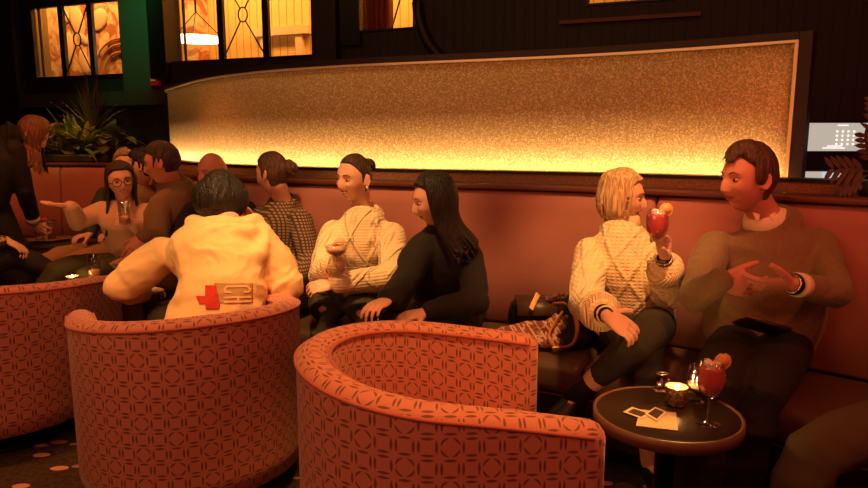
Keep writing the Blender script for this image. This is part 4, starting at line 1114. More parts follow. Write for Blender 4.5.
def person(key, label, J, head, arms, legs, top, bottom, skin='skin', vox=0.0045, fem=0, b=1.0, shoes='leather_black', group=None, belly=0, cloth_vox=0.008, neckr=0.052):
    """all joints world coordinates; parts become children of the body"""
    base = Vector((J['pelvis'].x, J['pelvis'].y, 0))
    mv = lambda p: Vector(p)-base
    for a in arms: a['p'] = [Vector(a['p'][0])-Vector((0, 0, 0.028))]+list(a['p'][1:])
    J = {k: ([mv(q) for q in v] if k == 'sh' else (mv(v) if k in ('pelvis', 'neck', 'mid') else v)) for k, v in J.items()}
    hc = mv(head['c']); fr = hframe(head['F'], head.get('U', (0, 0, 1))); hk = head.get('k', 1.0)
    S, F, U = fr
    # body
    bm = bmesh.new(); add_head(bm, hc, fr, hk, fem, head.get('smile', 0))
    nk = J['neck']; nt = hc+(F*-0.022+U*-0.05)*hk
    tube(bm, [nk-(nt-nk)*0.35, nk, nk.lerp(nt, 0.5), nt], [neckr*1.25, neckr*1.05, neckr*0.98, neckr*1.0], n=20)
    add_torso(bm, J, g=-0.012, b=b, fem=fem)
    tips = []
    for i, a in enumerate(arms):
        pts = [mv(p) for p in a['p']]
        limb(bm, pts, [0.036, 0.034, 0.024], bulge=[0.002, 0.004])
        if a.get('hand', True) is not None:
            h = a['hand']; tips.append(add_hand(bm, pts[-1], h['d'], h['n'], h['t'], h.get('curl', (25, 35, 25)), h.get('k', 1.0), h.get('thumb', (0.5, 0.35, 15)), h.get('spread', 4)))
    for l in legs:
        pts = [mv(p) for p in l['p']]; limb(bm, pts, [0.075, 0.052, 0.036], bulge=[0.006, 0.008])
        d = Vector(l.get('toe', (0, -1, 0))).normalized(); U2 = Vector(l.get('up', (0, 0, 1))); U2 = (U2-d*U2.dot(d)).normalized(); tube(bm, [pts[-1], pts[-1]+d*0.09-U2*0.042], [0.030, 0.022], n=10)
    body = mesh_obj('person', bm, M_[skin]); remesh(body, vox, 2); set_tint(body, hc, fr, hk, head.get('smile', 0))
    body.location = base; tagit(body, label, 'person', group)
    # face details
    if head.get('eyes', True):
        for sg in (-1, 1):
            e0 = hc+(S*sg*0.031+F*0.0715+U*0.004)*hk
            bm = bmesh.new(); ellip(bm, e0, (S*0.0112*hk, F*0.0105*hk, U*0.0050*hk), 14, 10)
            eo = mesh_obj('eye', bm, M_['eye'], body)
            look = Vector(head.get('look', head['F'])).normalized()
            bm = bmesh.new(); ellip(bm, e0+(F*0.0085+S*0.002*look.dot(S)*3)*hk, (S*0.0058*hk, F*0.0032*hk, U*0.0052*hk), 10, 8); mesh_obj('iris', bm, M_['iris'], eo)
            bm = bmesh.new(); strand(bm, [hc+(S*sg*x+F*f+U*u)*hk for x, f, u in ((0.015, 0.0875, 0.025), (0.031, 0.0845, 0.0305), (0.046, 0.0735, 0.024))], 0.0022*hk, 0.0012*hk, n=6)
            mesh_obj('eyebrow', bm, M_[head.get('brow', 'hair_dark')], body)
        if head.get('smile', 0) > 0.5:
            bm = bmesh.new(); strand(bm, [hc+(S*x+F*f+U*u)*hk for x, f, u in ((-0.016, 0.0755, -0.0555), (-0.009, 0.0815, -0.0588), (0, 0.0838, -0.0598), (0.009, 0.0815, -0.0588), (0.016, 0.0755, -0.0555))], 0.0034*hk, 0.0030*hk, n=8); mesh_obj('teeth', bm, M_['teeth'], body)
    # hair
    if head.get('hair'):
        bm = bmesh.new(); head['hair'](bm, hc, (S, F, U), hk); ho = mesh_obj('hair', bm, M_[head['hmat']], body); remesh(ho, head.get('hvox', 0.0045), head.get('hsm', 1))
    # top garment
    for gi, gt in enumerate(top if isinstance(top, list) else [top]):
        bm = bmesh.new(); g = gt.get('g', 0.014)
        add_torso(bm, J, g=g, b=b, fem=fem, belly=belly+gt.get('belly', 0))
        cuffs = []
        for i, a in enumerate(arms):
            pts = [mv(p) for p in a['p']]; q = gt.get('sleeve', 0.93); q = q[i] if isinstance(q, (list, tuple)) else q
            wr = pts[1].lerp(pts[2], q); r = gt.get('r', (0.050, 0.046, 0.036))
            # deltoid start slightly inside
            s0 = pts[0]
            limb(bm, [s0, pts[1], wr], [r[0]*b+g*0.6, r[1]*b+g*0.6, r[2]+g*0.3], bulge=[0.004, 0.003], n=16)
            er = (r[1]*b+g*0.6)*1.02; ellip(bm, pts[1], (V((er, 0, 0)), V((0, er, 0)), V((0, 0, er))), 16, 12)
            cuffs.append((pts[1], wr, r[2]+g*0.3))
        if gt.get('extra'): gt['extra'](bm, J, (S, F, U), mv, hc)
        if gt.get('collar'):
            cr, ch = gt['collar']; dn = (nt-nk).normalized()
            tube(bm, [nk-dn*0.05, nk-dn*0.01, nk+dn*ch], [cr*1.45, cr*1.15, cr], n=22, round_ends=False)
        o = mesh_obj(gt.get('name', 'sweater'), bm, M_[gt['m']], body); remesh(o, cloth_vox, gt.get('sm', 12))
        wrinkle(o, gt.get('wr', 0.004), gt.get('wsc', 9.0), seed=len(key)+gi)
        if gt.get('label'): o['label'] = gt['label']
        if gt.get('post'): gt['post'](o, J, mv)
        if gt.get('cuff'):
            for (e_, w_, r_) in cuffs:
                dv = (w_-e_).normalized(); bm = bmesh.new(); tube(bm, [w_-dv*0.05, w_+dv*0.012], [r_+0.003, r_+0.001], n=18, round_ends=False); mesh_obj('cuff', bm, M_[gt['cuff']], o)
    # trousers
    if bottom:
        bm = bmesh.new(); g = bottom.get('g', 0.012); pv = J['pelvis']; rg = torso_rings(J, g=g, b=b)[:7]
        rr = []
        p, A, Bv, rx, ry, t_ = rg[0]
        for q in (75, 45):
            s = math.radians(q); rr.append([p-t_*0.08*math.sin(s)+A*rx*math.cos(s)*math.cos(2*PI*i/28)+Bv*ry*math.cos(s)*math.sin(2*PI*i/28) for i in range(28)])
        for p, A, Bv, rx, ry, t_ in rg[:bottom.get('rise', 5)]: rr.append([p+A*(rx-0.006)*math.cos(2*PI*i/28)+Bv*(ry-0.006)*math.sin(2*PI*i/28) for i in range(28)])
        ring_loft(bm, rr)
        for l in legs:
            pts = [mv(p) for p in l['p']]; R = bottom.get('r', (0.092, 0.072, 0.052)); q = bottom.get('len', 0.93)
            limb(bm, [pts[0], pts[1], pts[1].lerp(pts[2], q)], R, bulge=[0.006, 0.006], n=18)
        o = mesh_obj('trousers', bm, M_[bottom['m']], body); remesh(o, cloth_vox, 4); wrinkle(o, 0.004, 8.0, seed=len(key)+5)
    for l in legs:
        if l.get('boot'):
            kk_, aa_ = mv(l['p'][1]), mv(l['p'][2]); dv_ = (kk_-aa_).normalized(); bm = bmesh.new(); tube(bm, [aa_-dv_*0.05, aa_, aa_+dv_*0.045], [0.045, 0.043, 0.041], n=18); mesh_obj('boot_shaft', bm, M_['leather_black'], body)
        if shoes: shoe('shoe', mv(l['p'][2]), l.get('toe', (0, -1, 0)), M_[shoes], body, up=l.get('up', (0, 0, 1)))
    def ln(a, b_): return round((Vector(a)-Vector(b_)).length, 2)
    print('PERSON', key, 'arms', [(ln(a['p'][0], a['p'][1]), ln(a['p'][1], a['p'][2])) for a in arms], 'legs', [(ln(a['p'][0], a['p'][1]), ln(a['p'][1], a['p'][2])) for a in legs], 'sh', ln(J['sh'][0], J['sh'][1]), 'trunk', ln(J['pelvis'], J['neck']), 'neck-head', ln(J['neck'], hc))
    body['_tips'] = 0; del body['_tips']
    return body, base, tips, fr, hc

V = Vector
def locs(pairs): return [W(*p) for p in pairs]

# ---- man in brown sweater on the right
def hair_brownman(bm, c, fr, k):
    S, F, U = fr; hair_cap(bm, c, fr, k, vol=1.12, line=0.084, low=-0.075, side=0.012, front=0.0, seed=4, rough=0.005)
    r = random.Random(5)
    flow(bm, c, fr, k, r, 60, lambda t: [(PI*0.5*(2*t-1)*1.2, 1.45), (PI*0.5*(2*t-1)*0.8, 1.2), (PI*0.5*(2*t-1)*0.85, 0.95), (PI*0.5*(2*t-1)*0.95+0.1, 0.80-0.25*(0.35<t<0.6)-0.2*(t<0.15))], m=1.13, rad=0.0075, lift=0.03)
    flow(bm, c, fr, k, r, 60, lambda t: [(2.6+1.1*t, 1.2), (1.9+2.6*t, 0.8), (1.75+2.8*t, 0.4), (1.8+2.7*t, 0.0)], m=1.12, rad=0.0075)
    flow(bm, c, fr, k, r, 24, lambda t: [(-1.6+0.3*t, 1.0), (-1.5, 0.6), (-1.45, 0.25), (-1.5, 0.0)], m=1.11, rad=0.006, jit=0.2)
    flow(bm, c, fr, k, r, 24, lambda t: [(1.6-0.3*t, 1.0), (1.5, 0.6), (1.45, 0.25), (1.5, 0.0)], m=1.11, rad=0.006, jit=0.2)
hp_ = W(762, 345, 2.72)
Jm = dict(wk=0.03, pelvis=V((1.31, 2.64, 0.58)), neck=W(766, 219, 2.68), sh=[W(716, 240, 2.69), W(820, 236, 2.67)], mid=W(768, 285, 2.66))
rm_arms = [
    dict(p=[W(716, 238, 2.67), W(694, 296, 2.42), W(721, 279, 2.26)], hand=dict(d=V((0.92, 0.10, -0.28)), n=V((0.1, 0.9, 0.35)), t=V((0.15, -0.15, 1)), curl=(14, 18, 12), thumb=(0.55, 0.25, 8), k=1.12, spread=2)),
    dict(p=[W(820, 234, 2.65), W(836, 292, 2.40), W(793, 284, 2.24)], hand=dict(d=V((-0.97, 0.10, -0.05)), n=V((0.05, 0.55, 0.8)), t=V((0.35, -0.1, 1)), curl=(14, 18, 10), thumb=(0.75, 0.3, 5), k=1.12, spread=2)),
]
rm_legs = [dict(p=[V((1.21, 2.60, 0.58)), W(716, 386, 2.12), V((0.88, 2.16, 0.08))], toe=(-0.3, -1, 0)), dict(p=[V((1.38, 2.56, 0.58)), V((1.06, 2.12, 0.57)), V((1.04, 2.18, 0.08))], toe=(0.0, -1, 0))]
body, base, tips, fr, hc = person('brown', 'person with dark brown hair in a brown crew neck sweater, gesturing at the right', Jm,
    dict(c=W(747, 179, 2.62), F=(-0.96, -0.27, -0.06), k=1.10, hair=hair_brownman, hmat='hair_brown', brow='hair_brown', smile=0),
    rm_arms, rm_legs, dict(m='brown_wool', g=0.016, sleeve=(0.95, 0.86), wr=0.009, wsc=7, name='sweater', collar=(0.092, 0.016), r=(0.046, 0.041, 0.033), belly=0.02), dict(m='black_cloth', len=0.97, r=(0.10, 0.085, 0.065)),
    skin='skin_ruddy', vox=0.0038, b=1.16, belly=0.01, neckr=0.060)
# shirt collar, cuff and watch
nk = Jm['neck']-base; S, F, U = fr
bm = bmesh.new()
dn = ((hc-nk).normalized()+V((0, 0, 1.0))).normalized()
tube(bm, [nk-dn*0.03, nk+dn*0.008, nk+dn*0.034], [0.092, 0.086, 0.076], n=24, round_ends=False)
for sg in (-1, 1):
    q = nk+V((-0.040, -0.070, 0.020))+V((0.030*sg, 0.0, 0.0)); tube(bm, [q+V((0, 0.012, 0.03)), q+V((-0.004, -0.012, -0.012))], [0.020, 0.009], n=8, flat=V((0, 1, 0.3)), flatk=0.35)
mesh_obj('shirt_collar', bm, M_['white_cotton'], body)
def wrist_ring(a, t, r, rr, mname, nm, body, base, n=20):
    e, w_ = V(a[1])-base, V(a[2])-base; p = e.lerp(w_, t); d = (w_-e).normalized(); x = d.orthogonal().normalized(); y = d.cross(x)
    bm = bmesh.new(); tube(bm, [p+(x*math.cos(q)+y*math.sin(q))*r for q in [2*PI*i/n for i in range(n+1)]], rr, n=8, round_ends=False); return mesh_obj(nm, bm, M_[mname], body)
e, w_ = V(rm_arms[1]['p'][1])-base, V(rm_arms[1]['p'][2])-base; d = (w_-e).normalized()
bm = bmesh.new(); tube(bm, [e.lerp(w_, 0.80), e.lerp(w_, 0.93)], [0.044, 0.042], n=20, round_ends=False); mesh_obj('shirt_cuff', bm, M_['white_cotton'], body)
wrist_ring(rm_arms[1]['p'], 0.98, 0.032, 0.006, 'black_metal', 'watch_strap', body, base)
wrist_ring(rm_arms[1]['p'], 1.02, 0.030, 0.004, 'steel', 'bracelet', body, base)

# ---- blonde in the cream cable sweater
def hair_bob(bm, c, fr, k):
    S, F, U = fr; hair_cap(bm, c, fr, k, vol=1.13, line=0.074, low=-0.10, side=0.03, front=0.0, seed=2, rough=0.003)
    r = random.Random(9)
    for i in range(120):
        a = r.uniform(0.36*PI, 1.64*PI); w1 = 0.089+r.uniform(-.004, .004); dep = r.uniform(-0.105, -0.09)
        sx, fx = math.sin(a), math.cos(a)
        if fx > 0: dep += 0.0
        strand(bm, [c+(S*0.03*sx+F*(0.03*fx)+U*0.124)*k, c+(S*0.072*sx+F*(0.095*fx)+U*0.09)*k, c+(S*w1*sx+F*(0.112*fx)+U*0.01)*k, c+(S*w1*1.0*sx+F*(0.106*fx)+U*-0.055)*k, c+(S*w1*0.80*sx+F*(0.080*fx-0.0)+U*dep)*k], 0.0085*k, 0.005*k, n=6)
def bell_cuffs(bm, J, fr, mv, hc):
    # voluminous turned sleeve ends
    for a, (r0, r1) in ((bw_arms[0], (0.062, 0.078)), (bw_arms[1], (0.060, 0.075))):
        e, w_ = mv(a['p'][1]), mv(a['p'][2]); tube(bm, [e.lerp(w_, 0.15), e.lerp(w_, 0.5), e.lerp(w_, 0.74)], [0.066, r0+0.004, r1], n=20, round_ends=False)
bw_arms = [
    dict(p=[W(590, 246, 2.92), W(586, 304, 2.66), W(606, 315, 2.34)], hand=dict(d=V((0.80, -0.10, -0.50)), n=V((-0.30, 0.75, -0.55)), t=V((0.5, 0.3, 0.8)), curl=(18, 24, 18), thumb=(0.8, 0.1, 5), k=1.0)),
    dict(p=[W(652, 240, 2.90), W(668, 292, 2.72), W(664, 259, 2.58)], hand=dict(d=V((-0.12, -0.15, 0.98)), n=V((-0.85, -0.50, 0)), t=V((-0.45, -0.85, 0.1)), curl=(38, 50, 35), thumb=(0.45, 0.8, 20), k=0.92)),
]
bw_hipL, bw_hipR = V((0.82, 2.92, 0.56)), V((1.02, 2.92, 0.56))
bw_legs = [dict(p=[bw_hipL, V((0.82, 2.48, 0.60)), V((0.86, 2.52, 0.12))], toe=(0.1, -1, -0.1)),
           dict(p=[V((0.98, 2.90, 0.58)), W(652, 330, 2.42), W(583, 390, 2.55)], toe=(-0.75, -0.35, -0.50), up=(0.3, -0.4, 0.9), boot=True)]
Jb = dict(pelvis=V((0.90, 2.95, 0.58)), neck=W(622, 226, 2.94), sh=[W(592, 243, 2.93), W(652, 239, 2.90)], mid=W(628, 285, 2.92))
def cable_post(o, J, mv):
    me = o.data
    for v in me.vertices: pass
body, base, tips, fr, hc = person('blonde', 'person with a blonde bob in a cream cable knit turtleneck raising a pink cocktail', Jb,
    dict(c=W(623, 197, 2.93), F=(0.90, -0.38, -0.10), k=0.97, hair=hair_bob, hmat='hair_blonde', brow='hair_brown', smile=0.2),
    bw_arms, bw_legs, dict(m='cream_cable', g=0.034, sleeve=0.72, wr=0.004, name='sweater', collar=(0.066, 0.055), extra=bell_cuffs, r=(0.052, 0.056, 0.054), belly=0.02), dict(m='dark_denim', len=0.72, r=(0.088, 0.066, 0.048)),
    vox=0.0038, fem=1, b=0.93)
for a, cr in ((bw_arms[0], 0.080), (bw_arms[1], 0.078)):
    e, w_ = V(a['p'][1])-base, V(a['p'][2])-base
    bm = bmesh.new(); tube(bm, [e.lerp(w_, 0.50), e.lerp(w_, 0.64), e.lerp(w_, 0.83)], [cr-0.014, cr-0.003, cr-0.010], n=24, round_ends=False); tc2 = mesh_obj('ribbed_cuff', bm, M_['cream_rib'], body); tc2['label'] = 'wide ribbed sleeve end'
    bm = bmesh.new(); tube(bm, [e.lerp(w_, 0.70), e.lerp(w_, 0.95)], [0.042, 0.033], n=16); mesh_obj('undershirt_sleeve', bm, M_['black_knit'], body)
nk = Jb['neck']-base; dn = (hc-nk).normalized()
bm = bmesh.new(); tube(bm, [nk-dn*0.02, nk+dn*0.02, nk+dn*0.055], [0.088, 0.078, 0.070], n=28, round_ends=False); mesh_obj('turtleneck', bm, M_['cream_rib'], body)
wrist_ring(bw_arms[0]['p'], 0.98, 0.030, 0.005, 'brass', 'bracelet', body, base); wrist_ring(bw_arms[1]['p'], 1.0, 0.029, 0.005, 'steel', 'bracelet', body, base)
for tp, dv, nn in tips[1][:4]:
    bm = bmesh.new(); ellip(bm, tp+dv*0.003-nn*0.004, (dv*0.006, nn*0.004, dv.cross(nn)*0.0055), 8, 6); mesh_obj('fingernail', bm, M_['nail'], body)
# her drink, held in the raised hand
gp = W(655, 262, 2.50); wg = wine_glass(gp-V((0, 0, 0.0)), 1.0, 'stemmed glass of pink cocktail with citrus slice held up by the blonde person')

# ---- woman with long black hair
def hair_long(bm, c, fr, k, L_=0.24, seed=3, vol=1.10, lean=0.0, amp=1.0, side=0.0, flow=None, rng=(0.36, 1.64), N_=130):
    S, F, U = fr; hair_cap(bm, c, fr, k, vol=vol, line=0.072, low=-0.10, side=side, seed=seed, rough=0.003)
    r = random.Random(seed); dn = V((0, 0, -1)); fl = V(flow) if flow else V((0, 0, 0))
    for i in range(N_):
        a = r.uniform(rng[0]*PI, rng[1]*PI); sx, fx = math.sin(a), math.cos(a); w1 = 0.086+r.uniform(-.006, .004); l = L_*r.uniform(0.75, 1.0)
        p2 = c+(S*w1*sx+F*(0.105*fx)+U*0.0)*k; p3 = p2+(S*sx*-0.004+F*fx*-0.012)*k+dn*0.10*k+fl*0.3
        strand(bm, [c+(S*0.02*sx+F*(0.02*fx)+U*0.123)*k, c+(S*0.07*sx+F*(0.09*fx)+U*0.085)*k, p2, p3, p3+dn*(l-0.10)+fl+(S*sx*0.02*amp+F*fx*0.01*amp)], 0.0095*k, 0.004*k, n=6)
kw_arms = [
    dict(p=[W(419, 246, 2.94), W(402, 288, 2.82), W(388, 300, 2.52)], hand=dict(d=V((-0.45, -0.75, -0.05)), n=V((0, 0.1, -1)), t=V((-0.7, 0.4, 0)), curl=(20, 30, 25), k=0.92)),
    dict(p=[W(470, 250, 3.04), W(476, 302, 2.80), W(425, 312, 2.62)], hand=dict(d=V((-0.85, -0.4, -0.1)), n=V((0, 0.2, -1)), t=V((-0.2, -0.5, 0.5)), curl=(20, 30, 25), k=0.92)),
]
kw_legs = [dict(p=[V((-0.02, 3.28, 0.56)), V((-0.10, 2.80, 0.57)), V((-0.06, 2.88, 0.09))], toe=(0, -1, 0)), dict(p=[V((0.17, 3.26, 0.56)), V((0.08, 2.78, 0.57)), V((0.1, 2.88, 0.09))], toe=(0, -1, 0))]
person('blackhair', 'person with long straight black hair in a black sweater, seen in profile', dict(pelvis=V((0.07, 3.30, 0.58)), neck=W(449, 233, 3.05), sh=[W(420, 248, 2.97), W(472, 252, 3.07)], mid=W(444, 288, 3.15)),
    dict(c=W(434, 200, 2.97), F=(-0.93, -0.22, -0.22), U=(-0.15, 0, 1), k=1.0, hair=lambda bm, c, fr, k: hair_long(bm, c, fr, k, 0.27, seed=3, flow=(0.075, 0, 0), side=0.015), hmat='hair_black', brow='hair_black', smile=0.5),
    kw_arms, kw_legs, dict(m='black_knit', g=0.022, extra=lambda bm, J, fr, mv, hc: (tube(bm, [mv(W(440, 240, 3.05)), mv(W(422, 250, 2.97)), mv(W(412, 262, 2.92))], [0.085, 0.075, 0.068], n=16)), name='sweater', wr=0.005, collar=(0.066, 0.012), r=(0.052, 0.048, 0.038)), dict(m='black_cloth'), fem=1, b=0.95)

# ---- smiling woman with cream rope knit sweater
def hair_bun(pos, rad, seed=1, vol=1.045, line=0.076):
    def f(bm, c, fr, k):
        S, F, U = fr; hair_cap(bm, c, fr, k, vol=vol, line=line, low=-0.07, side=0.022, seed=seed, rough=0.002)
        q = c+(S*pos[0]+F*pos[1]+U*pos[2])*k; ellip(bm, q, (S*rad, F*rad*0.9, U*rad*0.9), 16, 12)
        for t0_ in range(5):
            pts = [q+(S*math.cos(t+t0_)+U*math.sin(t+t0_))*rad*0.95+F*rad*0.3*math.sin(t*2+t0_) for t in [i*0.7 for i in range(5)]]
            strand(bm, pts, rad*0.3, rad*0.1)
        q2 = q-(q-c).normalized()*rad*0.5; tube(bm, [c+(q2-c)*0.6, q2], [rad*1.2, rad*0.7], n=12)
    return f
sw_arms = [
    dict(p=[W(333, 228, 3.30), W(322, 275, 3.10), W(337, 262, 2.90)], hand=dict(d=V((-0.15, -0.15, 0.95)), n=V((0.75, -0.1, 0.1)), t=V((0.1, -0.95, 0.3)), curl=(45, 45, 30), thumb=(0.5, 0.8, 15), k=0.9)),
    dict(p=[W(392, 230, 3.28), W(392, 278, 3.10), W(335, 284, 2.92)], hand=dict(d=V((-0.95, -0.2, -0.1)), n=V((0, 0.6, -0.8)), t=V((-0.1, -0.2, 0.9)), curl=(20, 30, 25), k=0.9)),
]
sw_legs = [dict(p=[V((-0.55, 3.45, 0.55)), W(327, 304, 2.98), V((-0.50, 3.05, 0.09))], toe=(-0.1, -1, 0)), dict(p=[V((-0.36, 3.45, 0.55)), W(362, 306, 2.95), V((-0.33, 3.05, 0.09))], toe=(0.1, -1, 0))]
body, base, tips, fr, hc = person('smiling', 'smiling person with hair tied up in a cream cable knit sweater holding a pale cocktail', dict(pelvis=V((-0.42, 3.48, 0.57)), neck=W(363, 210, 3.36), sh=[W(335, 225, 3.34), W(391, 227, 3.32)], mid=W(364, 265, 3.40)),
    dict(c=W(354, 178, 3.30), F=(-0.62, -0.78, -0.10), U=(0.10, 0, 1), k=0.99, hair=hair_bun((0.0, -0.110, 0.050), 0.030, 6, vol=1.035, line=0.082), hmat='hair_dark', brow='hair_dark', smile=1.0, look=(-0.8, -0.5, 0)),
    sw_arms, sw_legs, dict(m='cream_rope', g=0.032, sleeve=0.93, wr=0.004, name='sweater', collar=(0.076, 0.006), r=(0.052, 0.050, 0.040), belly=0.015), dict(m='green_trouser', r=(0.10, 0.082, 0.06)), vox=0.004, fem=1, b=0.95)
for sg in (-1, 1):
    S, F, U = fr; q = hc+(S*sg*0.082+F*-0.004+U*-0.04)
    bm = bmesh.new(); ellip(bm, q, (S*0.006, F*0.006, U*0.009), 10, 8); mesh_obj('earring', bm, M_['teeth'], body)
def coupe(loc, label):
    root = empty('coupe_glass', loc, label, 'glass')
    bm = bmesh.new(); lathe(bm, [(0.033, 0), (0.034, 0.002), (0.006, 0.006), (0.004, 0.015), (0.004, 0.07), (0.02, 0.085), (0.040, 0.098), (0.048, 0.128), (0.047, 0.128), (0.0385, 0.0995), (0.018, 0.087)], n=32); mesh_obj('glass_bowl', bm, M_['glass'], root)
    bm = bmesh.new(); lathe(bm, [(0.0175, 0.0876), (0.038, 0.1), (0.0455, 0.123)], n=28); mesh_obj('drink', bm, M_['pale_cocktail'], root)
gp = W(337, 275, 2.84); coupe(gp, 'pale cocktail in a stemmed glass held by the smiling person')

# ---- plaid person turned away
pp_arms = [dict(p=[W(300, 215, 3.68), W(311, 262, 3.60), W(292, 280, 3.42)], hand=dict(d=V((-0.8, -0.4, 0.1)), n=V((0, 0, -1)), t=V((0, 0.5, 0.2)), k=0.92)),
           dict(p=[W(262, 212, 3.85), W(252, 245, 3.85), W(252, 232, 3.62)], hand=dict(d=V((-0.3, -0.3, 0.9)), n=V((-0.7, 0, 0)), t=V((0, -0.8, 0.5)), curl=(20, 30, 20), k=0.95))]
pp_legs = [dict(p=[V((-0.80, 3.62, 0.56)), V((-1.10, 3.28, 0.56)), V((-1.05, 3.30, 0.09))], toe=(-0.7, -0.7, 0)), dict(p=[V((-0.9, 3.75, 0.56)), V((-1.28, 3.46, 0.56)), V((-1.2, 3.5, 0.09))], toe=(-0.7, -0.7, 0))]
def coat_skirt(bm, J, fr, mv, hc):
    tube(bm, [J['pelvis']+V((0, 0, 0.1)), J['pelvis']+V((0.04, -0.10, -0.02)), J['pelvis']+V((-0.05, -0.32, -0.03))], [0.18, 0.15, 0.10], n=20, flat=V((0, 0, 1)), flatk=0.75)
person('plaid', 'person with hair in a bun wearing a checked jacket beside the smiling person', dict(pelvis=V((-0.82, 3.74, 0.57)), neck=W(284, 205, 3.80), sh=[W(263, 212, 3.88), W(303, 214, 3.70)], mid=W(288, 252, 3.80)),
    dict(c=W(272, 174, 3.72), F=(-0.85, 0.38, -0.12), k=1.0, hair=hair_bun((0.03, -0.110, 0.02), 0.042, 8, vol=1.07), hmat='hair_brown', eyes=True, brow='hair_brown'),
    pp_arms, pp_legs, dict(m='plaid', g=0.022, name='jacket', wr=0.005, collar=(0.074, 0.045), extra=coat_skirt, r=(0.054, 0.050, 0.042)), dict(m='dark_denim'), vox=0.005, b=1.0)

# ---- person in the cream hooded jacket seen from behind
def hair_short(vol=1.12, seed=1, low=-0.075, line=0.070, rough=0.007, side=0.005, front=0.006, wide=0):
    def f(bm, c, fr, k):
        S, F, U = fr
        if wide: ellip(bm, c+(U*0.022-F*0.012)*k, (S*wide*k, F*0.095*k, U*0.098*k), 28, 20)
        hair_cap(bm, c, fr, k, vol=vol, line=line, low=low, side=side, seed=seed, rough=rough, front=front)
        r = random.Random(seed)
        flow(bm, c, fr, k, r, 70, lambda t: (lambda a0, e0: [(a0, e0), (a0+0.15, e0-0.22), (a0+0.2, e0-0.45)])(1.35+3.6*t, r.uniform(0.2, 1.4)), m=vol*0.99, rad=0.006, jit=0.2)
        flow(bm, c, fr, k, r, 30, lambda t: (lambda a0, e0: [(a0, e0), (a0*0.9, e0-0.15), (a0*0.8, e0-0.3)])(1.5*(2*t-1), r.uniform(1.05, 1.4)), m=vol*0.99, rad=0.006, jit=0.15)
    return f
hm_arms = [dict(p=[W(166, 246, 3.02), W(122, 286, 2.98), W(140, 292, 3.22)], hand=dict(d=V((0.3, 0.9, 0)), n=V((0, 0, -1)), t=V((1, 0, 0)), k=1.0, thumb=(0.15, 0.1, 0))),
           dict(p=[W(268, 243, 2.95), W(286, 284, 2.92), W(250, 300, 3.16)], hand=dict(d=V((-0.3, 0.9, 0)), n=V((0, 0, -1)), t=V((-1, 0, 0)), k=1.0))]
hm_legs = [dict(p=[V((-1.05, 2.75, 0.56)), V((-1.32, 3.16, 0.56)), V((-1.30, 3.20, 0.09))], toe=(-0.3, 1, 0)), dict(p=[V((-0.86, 2.82, 0.56)), V((-1.02, 3.28, 0.56)), V((-1.0, 3.3, 0.09))], toe=(0, 1, 0))]
def hood(bm, J, fr, mv, hc):
    c0 = mv(W(232, 240, 2.87))
    pts = [mv(W(x, y, Y)) for x, y, Y in ((190, 232, 3.02), (198, 250, 2.92), (222, 268, 2.84), (246, 264, 2.84), (264, 246, 2.90), (262, 230, 3.0))]
    tube(bm, catmull(pts, 5), [0.035+0.022*math.sin(PI*i/25) for i in range(26)], n=14)
    ellip(bm, mv(W(229, 244, 2.90)), (V((0.15, 0.02, 0.02)), V((0, 0.07, 0)), V((0, -0.02, 0.10))), 20, 14)
    tube(bm, [mv(W(194, 224, 3.06)), mv(W(222, 226, 2.96)), mv(W(254, 224, 3.02))], [0.045, 0.05, 0.045], n=14)
body, base, tips, fr, hc = person('hoodie', 'person with black hair seen from behind in a cream hooded jacket with a red print', dict(pelvis=V((-0.93, 2.72, 0.55)), neck=W(226, 222, 3.05), sh=[W(174, 244, 3.02), W(263, 240, 2.98)], mid=W(222, 282, 2.84)),
    dict(c=W(221, 204, 3.12), F=(-0.25, 0.95, -0.18), k=1.17, hair=hair_short(1.16, 11, low=-0.085, wide=0.110), hmat='hair_black', eyes=False, brow='hair_black'),
    hm_arms, hm_legs, dict(m='hoodie_cream', g=0.035, name='hooded_jacket', wr=0.014, wsc=7, sleeve=0.98, extra=hood, r=(0.052, 0.051, 0.045), sm=9), dict(m='dark_denim'), vox=0.005, b=1.1)
jk = [c for c in body.children if c.name.startswith('hooded_jacket')][0]
# print on the back: a red block shape, an olive patch and outlined letters
dg = bpy.context.evaluated_depsgraph_get()
bvh = BVHTree.FromPolygons([v.co+base for v in jk.data.vertices], [tuple(p.vertices) for p in jk.data.polygons])
def onjacket(px, py, off):
    c = V((0, 0, CAMH)); d = (W(px, py, 3.0)-c).normalized(); h = bvh.ray_cast(c, d)
    p = h[0] if h[0] is not None else W(px, py, 2.75)
    return p-d*off-base
def decal(name, x0, y0, x1, y1, inside, m, off, n=40):
    bm = bmesh.new(); vs = {}
    for i in range(n+1):
        for j in range(n+1):
            x = x0+(x1-x0)*i/n; y = y0+(y1-y0)*j/n; vs[i, j] = (x, y)
    vv = {}
    def g(i, j):
        if (i, j) not in vv: vv[i, j] = bm.verts.new(onjacket(*vs[i, j], off))
        return vv[i, j]
    for i in range(n):
        for j in range(n):
            x = x0+(x1-x0)*(i+.5)/n; y = y0+(y1-y0)*(j+.5)/n
            if inside(x, y): bm.faces.new((g(i, j), g(i+1, j), g(i+1, j+1), g(i, j+1)))
    o = mesh_obj(name, bm, M_[m], jk); sol = o.modifiers.new('s', 'SOLIDIFY'); sol.thickness = 0.001; return o
def seg_d(x, y, ax, ay, bx, by):
    t = max(0, min(1, ((x-ax)*(bx-ax)+(y-ay)*(by-ay))/((bx-ax)**2+(by-ay)**2))); return math.hypot(x-ax-t*(bx-ax), y-ay-t*(by-ay))
decal('printed_patch', 214, 283, 253, 303, lambda x, y: True, 'print_olive', 0.003, 24)
